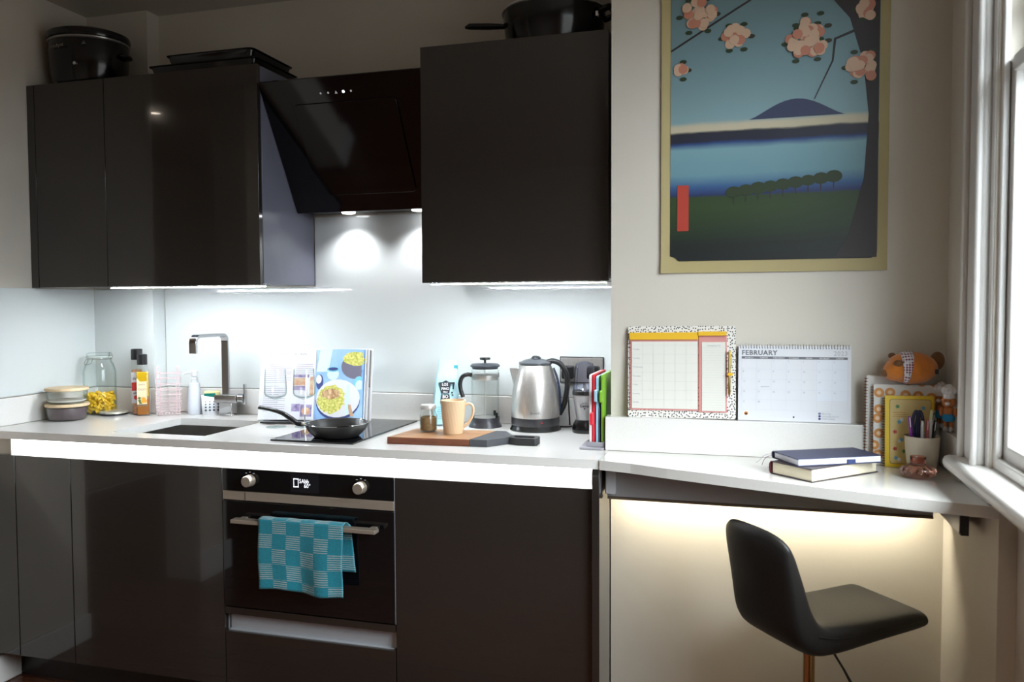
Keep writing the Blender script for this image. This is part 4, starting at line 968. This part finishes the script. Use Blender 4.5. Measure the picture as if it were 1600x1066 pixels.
_zj = [0]
def zj():
    _zj[0] = (_zj[0]+1) % 60; return _zj[0]*.000012
def pz(poly, m, th=1): return B().prism(poly, -.0042-.0004*th-.0003-zj(), -.0042-.0004*(th-1), 'xz').done('print_shape', m, pf, bevel=0)
# one broad rounded hill, a plain tree at the side, rows of round trees and blossom clusters
pz([(-.06+.25*i/16, .425+.050*sin(pi*i/16)**1.3) for i in range(17)], HIL)
pz([(.275, .036), (.275, .884), (.02, .884), (.12, .78), (.20, .68), (.235, .56), (.25, .42), (.24, .25), (.205, .10), (.17, .036)], DKP, 2)
random.seed(11)
for i in range(9):
    x = -.10+.033*i; z = .222+.004*i; r = .016+.004*random.random()
    pz([(x-.0015, z-.03), (x+.0015, z-.03), (x+.0015, z), (x-.0015, z)], DKP, 1); pz(circ(x, z+.004, r, 12, 1.2, .9), GRN, 2)
def cluster(cx, cz_, R_, n):
    for i in range(n):
        a = random.random()*2*pi; q = R_*math.sqrt(random.random()); x, z = cx+q*cos(a), cz_+q*sin(a)*.9
        if not (-.262 < x < .262 and z < .872): continue
        pz(circ(x, z, .0135, 10), (PNK, PNL, PNL)[i % 3], 4+i*.35)
for x, z, R_, n in ((-.20, .725, .042, 22), (-.095, .655, .030, 18), (.09, .625, .046, 40), (.105, .665, .03, 14), (.235, .548, .036, 24), (-.255, .575, .018, 7), (.245, .70, .022, 12)):
    for q in range(6):
        a = q*1.05; xx, zz = x+(R_+.010)*cos(a), z+(R_+.010)*sin(a)
        if -.262 < xx < .262: pz(circ(xx, zz, .010, 8, 1, .6, a), mat('leaf brown print', (.035, .03, .018), .5) if q == 0 else GRN, 3)
    cluster(x, z, R_, n)
pz([(-.275, .635), (-.10, .735), (.02, .80), (.022, .796), (-.10, .729), (-.275, .629)], DKP, 2)
pz([(.24, .66), (.16, .63), (.155, .57), (.11, .47), (.113, .47), (.16, .57), (.166, .626), (.24, .652)], DKP, 2)
pz([(-.256, .12), (-.224, .12), (-.224, .25), (-.256, .25)], mat('red block print', (.45, .05, .03), .5), 3)
pz([(-.2955, .082), (-.281, .082), (-.281, .135), (-.2955, .135)], mat('pale block print', (.60, .52, .32), .5), -1) if 0 else None

# ------------------------------------------------------------ books on desk
def book(name, label, near, ang, wL, wR, z, th, cover, pages, fore, rib=None, round_=True):
    # near corner at 'near'; local x runs along the long side, local y along the short side
    t = thing(name, label, 'book', (near[0], near[1], z), ang)
    B().box(0, wR, 0, wL, 0, .002).done('back_cover', cover, t, bevel=.0008)
    B().box(0.004, wR-.003, .0035, wL-.003, .0021, th-.0021).done('page_block', pages, t, bevel=.001)
    B().box(0, wR, 0 if not round_ else .002, wL, th-.002, th).done('front_cover', cover, t, bevel=.0008)
    B().prism([(wL+.0005, 0), (wL+.005, th*.2), (wL+.006, th*.5), (wL+.005, th*.8), (wL+.0005, th)], 0, wR, 'yz').done('spine', fore, t, bevel=0)
    return t
t = book('book', 'thick dark hardback with cream pages, lower of the two books on the desk', (.149, -.158), radians(46), .128, .245, .9004, .032, M['dark_cover'], M['page_block'], mat('red brown spine', (.10, .015, .02), .5))
t.location.x = .150
t = book('notebook', 'navy hardback notebook with white pages lying on top of the thick book', (.119, -.134), radians(28), .118, .232, .9330, .0185, M['navy'], M['page_white'], M['navy'])
B().box(.135, .157, -.0012, .0045, .0004, .012).done('elastic_tab', mat('blue elastic', (.02, .035, .12), .6), t, bevel=.001)
RB = mat('grey ribbon', (.35, .33, .40), .5)
B().tube(arc([(.02, .112, .008), (.002, .128, .009), (-.014, .136, .004), (-.022, .142, -.008), (-.028, .150, -.016)]), .002, 6, flat=.3).done('ribbon', RB, t, smooth=True)
B().tube(arc([(.03, .118, .004), (.0, .132, .003), (-.010, .140, -.006), (-.014, .146, -.022)]), .002, 6, flat=.3).done('ribbon', mat('red ribbon', (.12, .02, .04), .5), t, smooth=True)

# ------------------------------------------------------------ notebooks in the corner
def rings_(n, h, x, m, par, r=.0055):
    b = B()
    for i in range(n):
        z = .008+i*(h-.016)/(n-1); b.tube([(x+r*cos(a), -.002+r*.9*sin(a), z) for a in [2*pi*j/10 for j in range(10)]], .0009, 4, True)
    b.done('spiral_wire', m, par, smooth=True)
def nbk(label, loc, rz, lean_, w_, h, th, cover, ringm, nring):
    t = thing('spiral_notebook', label, 'notebook', loc, rz); t.rotation_euler = (-lean_, 0, rz)
    B().box(0, w_, -th, -th+.0012, 0, h).done('front_cover', cover, t, bevel=.0003)
    B().box(.003, w_-.002, -th+.0014, -.0014, .002, h-.002).done('pages', M['white'], t, bevel=0)
    B().box(0, w_, -.0012, 0, 0, h).done('back_cover', cover, t, bevel=.0003)
    rings_(nring, h, .001, ringm, t, .0062)
    return t
YC = mat('yellow cover', (.80, .55, .02), .45)
t = nbk('yellow spiral notebook with small coloured stickers, front of the notebooks behind the pen cup', (.347, .106, .9005), radians(3), radians(3.5), .118, .186, .010, YC, mat('dark wire', (.10, .10, .11), .3, metal=.8), 26)
pnl = B().prism(rrect(.012, .110, .010, .176, .006), -.0108, -.0103, 'xz').done('cover_panel', mat('buff panel', (.66, .50, .20), .5), t, bevel=0)
b = B().prism(rrect(.0105, .1115, .0085, .1775, .007), -.0104, -.0101, 'xz').done('panel_outline', mat('brown outline', (.30, .17, .03), .5), t, bevel=0)
cols = {'r': mat('red sticker', (.45, .03, .03), .5), 'b': mat('blue sticker', (.12, .38, .55), .5), 'g': mat('green sticker', (.05, .22, .08), .5), 'w': M['white']}
for x, z, c in ((.030, .158, 'g'), (.034, .118, 'b'), (.040, .124, 'w'), (.024, .092, 'r'), (.040, .072, 'b'), (.034, .068, 'w'), (.024, .048, 'r'), (.046, .042, 'g'), (.026, .024, 'b'), (.034, .020, 'w'), (.092, .155, 'b'), (.075, .10, 'r')):
    B().prism([(x+.0062*cos(q*pi/5)*(1 if q % 2 else .6), z+.0062*sin(q*pi/5)*(1 if q % 2 else .6)) for q in range(10)], -.0113, -.0108, 'xz').done('sticker', cols[c], pnl, bevel=0)
b = B().box(.018, .050, -.0112, -.0108, .142, .1435).box(.022, .058, -.0112, -.0108, .137, .1385).box(.018, .050, -.0112, -.0108, .132, .1335)
b.done('print_lines', mat('orange print line', (.5, .2, .03), .5), pnl, bevel=0)
def dog_mat():
    m, t, p = nodes('white cover with orange animals'); setp(p, rough=.5); N = t.nodes.new
    tc = N('ShaderNodeTexCoord'); mp = N('ShaderNodeMapping'); mp.inputs['Rotation'].default_value = (pi/2, 0, 0); v = N('ShaderNodeTexVoronoi'); v.voronoi_dimensions = '2D'; v.inputs['Scale'].default_value = 30; v.inputs['Randomness'].default_value = .6
    t.links.new(tc.outputs['Object'], mp.inputs[0]); t.links.new(mp.outputs[0], v.inputs['Vector'])
    r = N('ShaderNodeValToRGB'); e = r.color_ramp.elements; e[0].position = .12; e[0].color = (.85, .62, .42, 1); e[1].position = .2; e[1].color = (.62, .26, .05, 1)
    x = e.new(.36); x.color = (.60, .25, .06, 1); x = e.new(.40); x.color = (.72, .70, .66, 1)
    t.links.new(v.outputs['Distance'], r.inputs[0]); t.links.new(r.outputs[0], p.inputs[0]); return m
CW_ = mat('copper wire', (.55, .28, .18), .25, metal=1)
nbk('white spiral notebook printed with orange animals, behind the yellow one', (.322, .130, .9005), radians(1), radians(3.), .150, .213, .011, dog_mat(), CW_, 28)
nbk('plain white copper-ringed notebook, rearmost and tallest in the corner', (.306, .1515, .9005), radians(0), radians(0), .150, .235, .007, mat('off white cover', (.66, .63, .60), .5), CW_, 28)

# pen cup
X, Y = .427, .053
t = thing('pen_cup', 'cream ceramic cup full of pens', 'cup', (X, Y, .9005))
B().lathe([(0, 0), (.029, 0), (.032, .003), (.038, .045), (.0415, .092), (.0425, .092), (.0405, .092), (.039, .090), (.0355, .045), (.029, .006), (0, .006)], n=48).done('cup', mat('cream ceramic', (.62, .54, .42), .3, var=.04), t, smooth=True)
PC = [((.20, .02, .25), 'purple pen leaning left in the cream cup', -.026, -.012, .135, -.010), ((.55, .56, .60), 'clear grey pen in the middle of the cream cup', -.004, -.020, .125, 0), ((.50, .12, .14), 'pink capped pen in the cream cup', .007, -.016, .128, .003),
      ((.75, .75, .78), 'white pen beside the pink capped pen in the cup', .015, -.006, .127, .006), ((.01, .01, .012), 'black marker pen at the right of the cream cup', .024, -.004, .125, .008), ((.02, .02, .03), 'black gel pen behind the marker in the cup', .018, .010, .142, .012),
      ((.55, .55, .30), 'pale yellow highlighter standing tall in the cream cup', .010, .006, .150, .014)]
for c_, lb_, x, y, h, dx in PC:
    q = thing('pen', lb_, 'pen', (X+x*.75, Y+y*.75, .9075))
    tip = Vector((dx+x*.12, y*.15+.0, h)); m_ = mat('pen colour', c_, .3)
    B().tube([(0, 0, 0), tip*.1, tip*.93, tip], [.0014, .0038, .0040, .003], 10).done('barrel', m_, q, smooth=True)
    B().tube([tip*.80+Vector((0, -.0055, 0)), tip*.98+Vector((0, -.0055, 0))], .0009, 5).done('clip', M['steel'], q, smooth=True)
q = thing('scissors', 'navy handled scissors standing in the pen cup', 'scissors', (X-.012, Y-.006, .908), radians(10))
NVY = mat('navy plastic', (.010, .012, .045), .3)
for s_ in (-1, 1):
    B().tube(arc([(s_*.002, 0, .075), (s_*.010, 0, .095), (s_*.012, 0, .125), (s_*.006, 0, .146), (s_*.001+.001, .0, .140), (s_*.003, 0, .11), (s_*.002, 0, .078)]), .0042, 8).done('handle', NVY, q, smooth=True)
    B().prism([(s_*.001, .0), (s_*.006, .075), (s_*-.004, .075)], s_*.0008-.0006, s_*.0008+.0006, 'xz').done('blade', M['steel'], q)
# pink glass holder
X, Y = .404, -.024
t = thing('candle_holder', 'pink swirled glass candle holder on the desk in front of the pen cup', 'candle holder', (X, Y, .9005))
def swirl():
    b = B(); n = 48; rings = []
    prof = [(.020, 0), (.030, .003), (.0385, .010), (.0405, .017), (.037, .025), (.028, .030), (.0185, .033), (.0178, .037), (.0185, .052), (.0175, .0525), (.016, .050), (.0155, .036)]
    for k_, (r, z) in enumerate(prof):
        amp = .0022 if z < .031 else 0
        rings.append([b.bm.verts.new(((r+amp*sin(12*a+z*160))*cos(a), (r+amp*sin(12*a+z*160))*sin(a), z)) for a in [2*pi*i/n for i in range(n)]])
    for a, c in zip(rings, rings[1:]):
        for i in range(n): b.bm.faces.new((a[i], a[(i+1) % n], c[(i+1) % n], c[i]))
    b.bm.faces.new(rings[0][::-1]); b.bm.faces.new(rings[-1]); return b
swirl().done('body', M['pink_glass'], t, smooth=True)

# ------------------------------------------------------------ plush toys
OR = mat('orange plush', (.60, .185, .02), .95, var=.12, vs=40, bump=.6, bs=500, sheen=.4)
BR = mat('brown plush', (.16, .065, .02), .95, var=.1, vs=40, bump=.6, bs=500, sheen=.3)
t = thing('plush_toy', 'round orange plush animal with a patterned scarf lying on top of the notebooks', 'plush toy', (.412, .128, 1.116), radians(4))
B().ball((0, 0, .043), (.064, .040, .0425), seg=32, rings=20).done('body', OR, t, smooth=True)
B().ball((-.042, -.012, .036), (.030, .030, .028), seg=20).done('head', OR, t, smooth=True)
B().ball((-.068, -.018, .030), (.011, .011, .010)).done('muzzle', BR, t, smooth=True)
B().ball((-.040, -.036, .057), (.012, .006, .009)).done('ear', BR, t, smooth=True)
B().ball((-.045, .010, .074), (.010, .007, .008)).done('ear', BR, t, smooth=True)
B().ball((.064, .005, .062), (.018, .014, .024)).done('tail', BR, t, smooth=True)
B().box(.049, .056, -.0385, -.030, .030, .042).done('side_tag', M['ink'], t, bevel=.001)
def scarf_mat():
    m, t_, p = nodes('red and white scarf'); setp(p, rough=.9); N = t_.nodes.new; tc = N('ShaderNodeTexCoord'); v = N('ShaderNodeTexVoronoi'); v.inputs['Scale'].default_value = 150; v.inputs['Randomness'].default_value = 0
    t_.links.new(tc.outputs['Object'], v.inputs['Vector']); r = N('ShaderNodeValToRGB'); r.color_ramp.interpolation = 'CONSTANT'; e = r.color_ramp.elements; e[0].color = (.25, .06, .12, 1); e[1].position = .42; e[1].color = (.72, .68, .72, 1); t_.links.new(v.outputs['Distance'], r.inputs[0]); t_.links.new(r.outputs[0], p.inputs[0]); return m
b = B()
def sc_(u, v):
    a = radians(-70+175*v); wd = .015*(.25+.75*min(1, v*1.5)); x = -.014+(u-.5)*2*wd-.004*(1-v)
    s_ = math.sqrt(max(0, 1-(x/.064)**2)); return (x, -.0412*cos(a)*s_, .043+.0437*sin(a)*s_)
b.grid(sc_, 6, 20); b.done('scarf', scarf_mat(), t, smooth=True, solid=.001)
SKN = mat('light brown plush', (.42, .15, .05), .9, bump=.4, bs=400); WH = mat('white felt', (.66, .64, .66), .9, bump=.4, bs=400); BLS = mat('blue felt', (.02, .22, .45), .9)
def charm(label, x, y, rz, s=1):
    t = thing('plush_charm', label, 'plush toy', (x, y, 1.001), rz); z0 = 0
    for sx in (-1, 1):
        B().ball((sx*.006, -.004, .008), (.006, .009, .007)).done('shoe', mat('grey shoe', (.45, .44, .45), .6), t, smooth=True)
        B().tube([(sx*.006, 0, .012), (sx*.006, 0, .034)], .0048, 10).done('leg', SKN, t, smooth=True)
        B().ball((sx*.016, -.003, .052), (.005, .006, .012)).done('arm', SKN, t, smooth=True)
    B().lathe([(0, .028), (.012, .028), (.0145, .034), (.0135, .046), (0, .048)], n=20).done('shorts', BLS, t, smooth=True)
    B().lathe([(0, .046), (.012, .047), (.0115, .062), (0, .066)], n=20).done('torso', SKN, t, smooth=True)
    hd2 = B().ball((0, 0, .078), (.0165, .015, .017)).done('head', SKN, t, smooth=True)
    B().ball((0, -.014, .074), (.006, .004, .0045)).done('muzzle', WH, hd2, smooth=True)
    for sx in (-1, 1): B().ball((sx*.006, -.0142, .081), .0014).done('eye', M['ink'], hd2, smooth=True)
    b = B().lathe([(0, .086), (.0135, .086), (.0135, .098), (0, .098)], n=20)
    for a in range(5): b.ball((.0085*cos(a*1.257), .0085*sin(a*1.257), .106), (.0105, .0105, .011), seg=12, rings=8)
    b.ball((0, 0, .112), .011, seg=12, rings=8); b.done('chef_hat', WH, t, smooth=True)
charm('small plush figure in chef hat and blue shorts standing nearer the window', .490, .070, radians(-25))
charm('small plush figure in chef hat standing right behind its twin in the corner', .486, .135, radians(-40))

# ------------------------------------------------------------ on top of the wall cabinets
t = thing('slow_cooker', 'black oval slow cooker on the left wall cabinet', 'slow cooker', (-2.437, .400, UT), radians(8))
B().lathe([(0, 0), (.125, 0), (.13, .006), (.142, .03), (.152, .10), (.155, .165), (.152, .172), (0, .172)], n=64, sx=.94, sy=.84).done('base', M['enamel'], t, smooth=True)
B().lathe([(.150, .1725), (.157, .176), (.158, .180), (.150, .184)], n=64, sx=.94, sy=.84).done('rim', mat('pale steel rim', (.35, .34, .32), .3, metal=.6), t, smooth=True)
B().lathe([(0, .184), (.160, .184), (.164, .196), (.160, .208), (.12, .222), (.05, .230), (0, .231)], n=64, sx=.92, sy=.84).done('crock_and_lid', M['enamel'], t, smooth=True)
for s_ in (1,): B().ball((.150, 0, .125), (.022, .034, .012)).done('handle', M['black_plastic'], t, smooth=True)
B().lathe([(0, 0), (.006, 0), (.006, .008), (0, .009)], n=20, mtx=Matrix.Translation((.03, -.122, .075)) @ Matrix.Rotation(pi/2, 4, 'X')).done('glint_disc', M['chrome'], t, smooth=True)  # small chrome disc put in as the bright highlight on the cooker front
text('crockpot', .020, 'lettering', mat('faint print', (.25, .22, .2), .5), t, (-.075, -.1205, .135), (pi/2, 0, radians(-16)), align='LEFT')
B().prism([(.055, .145), (.071, .145), (.063, .157)], -.1222, -.118, 'xz').done('logo', mat('faint logo', (.10, .12, .12), .5), t, bevel=0)
def tray(label, x0, x1, y0, y1, z, h):
    t = thing('baking_tray', label, 'baking tray', ((x0+x1)/2, (y0+y1)/2, z)); w_, d_ = (x1-x0)/2, (y1-y0)/2; b = B()
    R_ = []
    for k_, zz in ((.93, 0), (.97, h*.9), (1.0, h), (1.0, h+.0015), (.965, h*.9+.0015), (.925, .0015)): R_.append([b.bm.verts.new((x*k_, y*k_, zz)) for x, y in rrect(-w_, w_, -d_, d_, .02, 4)])
    for a, c in zip(R_, R_[1:]):
        for i in range(len(a)): b.bm.faces.new((a[i], a[(i+1) % len(a)], c[(i+1) % len(a)], c[i]))
    b.bm.faces.new(R_[0][::-1]); b.bm.faces.new(R_[-1]); b.done('pan', M['enamel'], t, smooth=True)
    B().tube([(x, y, h+.0008) for x, y in rrect(-w_, w_, -d_, d_, .02, 4)], .002, 6, True).done('rolled_rim', M['enamel'], t, smooth=True)
tray('black baking tray, lower one on the wide wall cabinet', -2.06, -1.62, .262, .545, UT, .028)
tray('black baking tray, upper one on the wide wall cabinet', -1.99, -1.635, .268, .535, UT+.031, .030)
t = thing('saute_pan', 'deep black pan with steel rim on the right wall cabinet', 'pan', (-.615, .43, UT), 0)
B().lathe([(0, 0), (.13, 0), (.145, .006), (.160, .05), (.166, .105), (.166, .118), (.163, .118), (.16, .1), (.14, .008), (0, .006)], n=64).done('bowl', M['enamel'], t, smooth=True)
B().lathe([(.166, .119), (.1705, .121), (.1705, .127), (.163, .131), (.12, .140), (0, .15)], n=64).done('lid_rim', M['steel'], t, smooth=True)
B().tube([(-.16, -.012, .096), (-.22, -.015, .101), (-.285, -.018, .106), (-.300, -.018, .104)], [.011, .015, .014, .006], 12, flat=.7).done('handle', M['black_plastic'], t, smooth=True)
B().tube(arc([(.150, -.045, .100), (.185, -.05, .112), (.195, -.01, .118), (.19, .03, .112), (.160, .03, .1)]), .012, 10, flat=.8).done('helper_handle', M['black_plastic'], t, smooth=True)
B().box(.150, .160, -.085, -.070, .075, .092).done('bracket', M['chrome'], t, bevel=.002)

# ------------------------------------------------------------ bar stool
t = thing('bar_stool', 'black leatherette bar stool with bronze chrome post at the desk', 'stool', (.154, -.070, FZ), radians(38))
# local x: the way it faces; local y: across
SZ = .5645-FZ; hwS = .1255
def shell():
    inner = arc([(.168, SZ-.012), (.155, SZ), (.05, SZ-.004), (-.10, SZ+.004), (-.155, SZ+.022), (-.185, SZ+.075), (-.205, SZ+.155), (-.222, SZ+.238)], 4) if 0 else None
    inn = [Vector((x, 0, z)) for x, z in ((.260, SZ-.016), (.243, SZ-.002), (.11, SZ-.004), (-.02, SZ+.000), (-.066, SZ+.012), (-.098, SZ+.050), (-.130, SZ+.12), (-.178, SZ+.240))]
    out = [Vector((x, 0, z)) for x, z in ((.263, SZ-.034), (.248, SZ-.048), (.11, SZ-.060), (-.02, SZ-.072), (-.095, SZ-.064), (-.148, SZ-.020), (-.176, SZ+.09), (-.208, SZ+.236))]
    I = arc(inn, 4); O = arc(out, 4); n = len(I)
    b = B(); cols_ = []
    ys = [-1, -.97, -.85, -.5, 0, .5, .85, .97, 1]
    for yv in ys:
        shrink = {1: .30, .97: .72, .85: 1}.get(abs(yv), 1)
        loop = []
        for i in range(n):
            mid = (I[i]+O[i])*.5; tt = i/(n-1)
            back = max(0, (tt-.55)/.45); wd = hwS*(1-.07*back)
            cy = .028*back*(yv**2)
            ti = min(1, .55+.45*min(1, min(i, n-1-i)/2.0)) if i in (0, n-1) else 1
            pI = mid+(I[i]-mid)*shrink*ti; loop.append((pI.x+cy, yv*wd, pI.z-.040*back**3*(abs(yv)**5)))
        for i in range(n-1, -1, -1):
            mid = (I[i]+O[i])*.5; tt = i/(n-1); back = max(0, (tt-.55)/.45); wd = hwS*(1-.07*back); cy = .028*back*(yv**2)
            ti = .55 if i in (0, n-1) else 1
            pO = mid+(O[i]-mid)*shrink*ti; loop.append((pO.x+cy, yv*wd, pO.z-.040*back**3*(abs(yv)**5)))
        cols_.append([b.bm.verts.new(v) for v in loop])
    for a, c in zip(cols_, cols_[1:]):
        m_ = len(a)
        for i in range(m_): b.bm.faces.new((a[i], a[(i+1) % m_], c[(i+1) % m_], c[i]))
    # end caps as strips between inner and outer
    for cc in (cols_[0], cols_[-1]):
        m_ = len(cc); h_ = m_//2
        for i in range(h_-1): b.bm.faces.new((cc[i], cc[i+1], cc[m_-2-i], cc[m_-1-i]))
    return b
shell().done('seat_shell', M['leather'], t, sub=1)
for sy in (-1, 1):
    P_ = [(.245, SZ-.022), (.11, SZ-.026), (-.02, SZ-.026), (-.085, SZ-.012)]
    B().tube(arc([(x, sy*(hwS+.0005), z) for x, z in P_]), .0013, 5).done('seam', M['leather'], t, smooth=True)
B().box(-.04, .07, -.06, .06, SZ-.086, SZ-.066).done('seat_plate', M['black_plastic'], t, bevel=.003)
B().tube([(0, 0, SZ-.088), (0, 0, .30)], .0145, 24).done('piston', M['gold_pole'], t, smooth=True)
B().tube([(0, 0, .30), (0, 0, .03)], .027, 28).done('column', M['chrome'], t, smooth=True)
B().lathe([(0, 0), (.195, 0), (.197, .006), (.17, .012), (.06, .024), (.03, .032), (0, .032)], n=56).done('base_disc', M['chrome'], t, smooth=True)
fr_ = B(); fr_.tube(arc([(.02, -.01, .27), (.12, -.09, .265), (.19, -.05, .26), (.19, .05, .26), (.12, .09, .265), (.02, .01, .27)]), .009, 8)
fr_.done('footrest', M['chrome'], t, smooth=True)
B().tube([(.02, -.055, SZ-.085), (.040, -.075, SZ-.13), (.065, -.095, SZ-.19)], [.003, .003, .0045], 8).done('lever', M['black_plastic'], t, smooth=True)

# ------------------------------------------------------------ ceiling downlights (behind the camera)
LM = emat('warm downlight', (1, .86, .7), 30)
for i, ((x, y), lb_) in enumerate(zip(LAMPS, ('over the hall side of the room', 'behind the viewer in the middle of the kitchen', 'far behind on the window side', 'far behind on the hall side', 'near the window behind the stool'))):
    t = thing('ceiling_downlight', 'small round white ceiling downlight '+lb_, 'light', (x, y, CZ))
    B().lathe([(.030, -.001), (.045, -.001), (.045, -.006), (.032, -.008), (.030, -.006)], n=28).done('bezel', M['white_plastic'], t, smooth=True)
    B().lathe([(0, -.004), (.030, -.004)], n=24).done('lamp', LM, t, smooth=True)
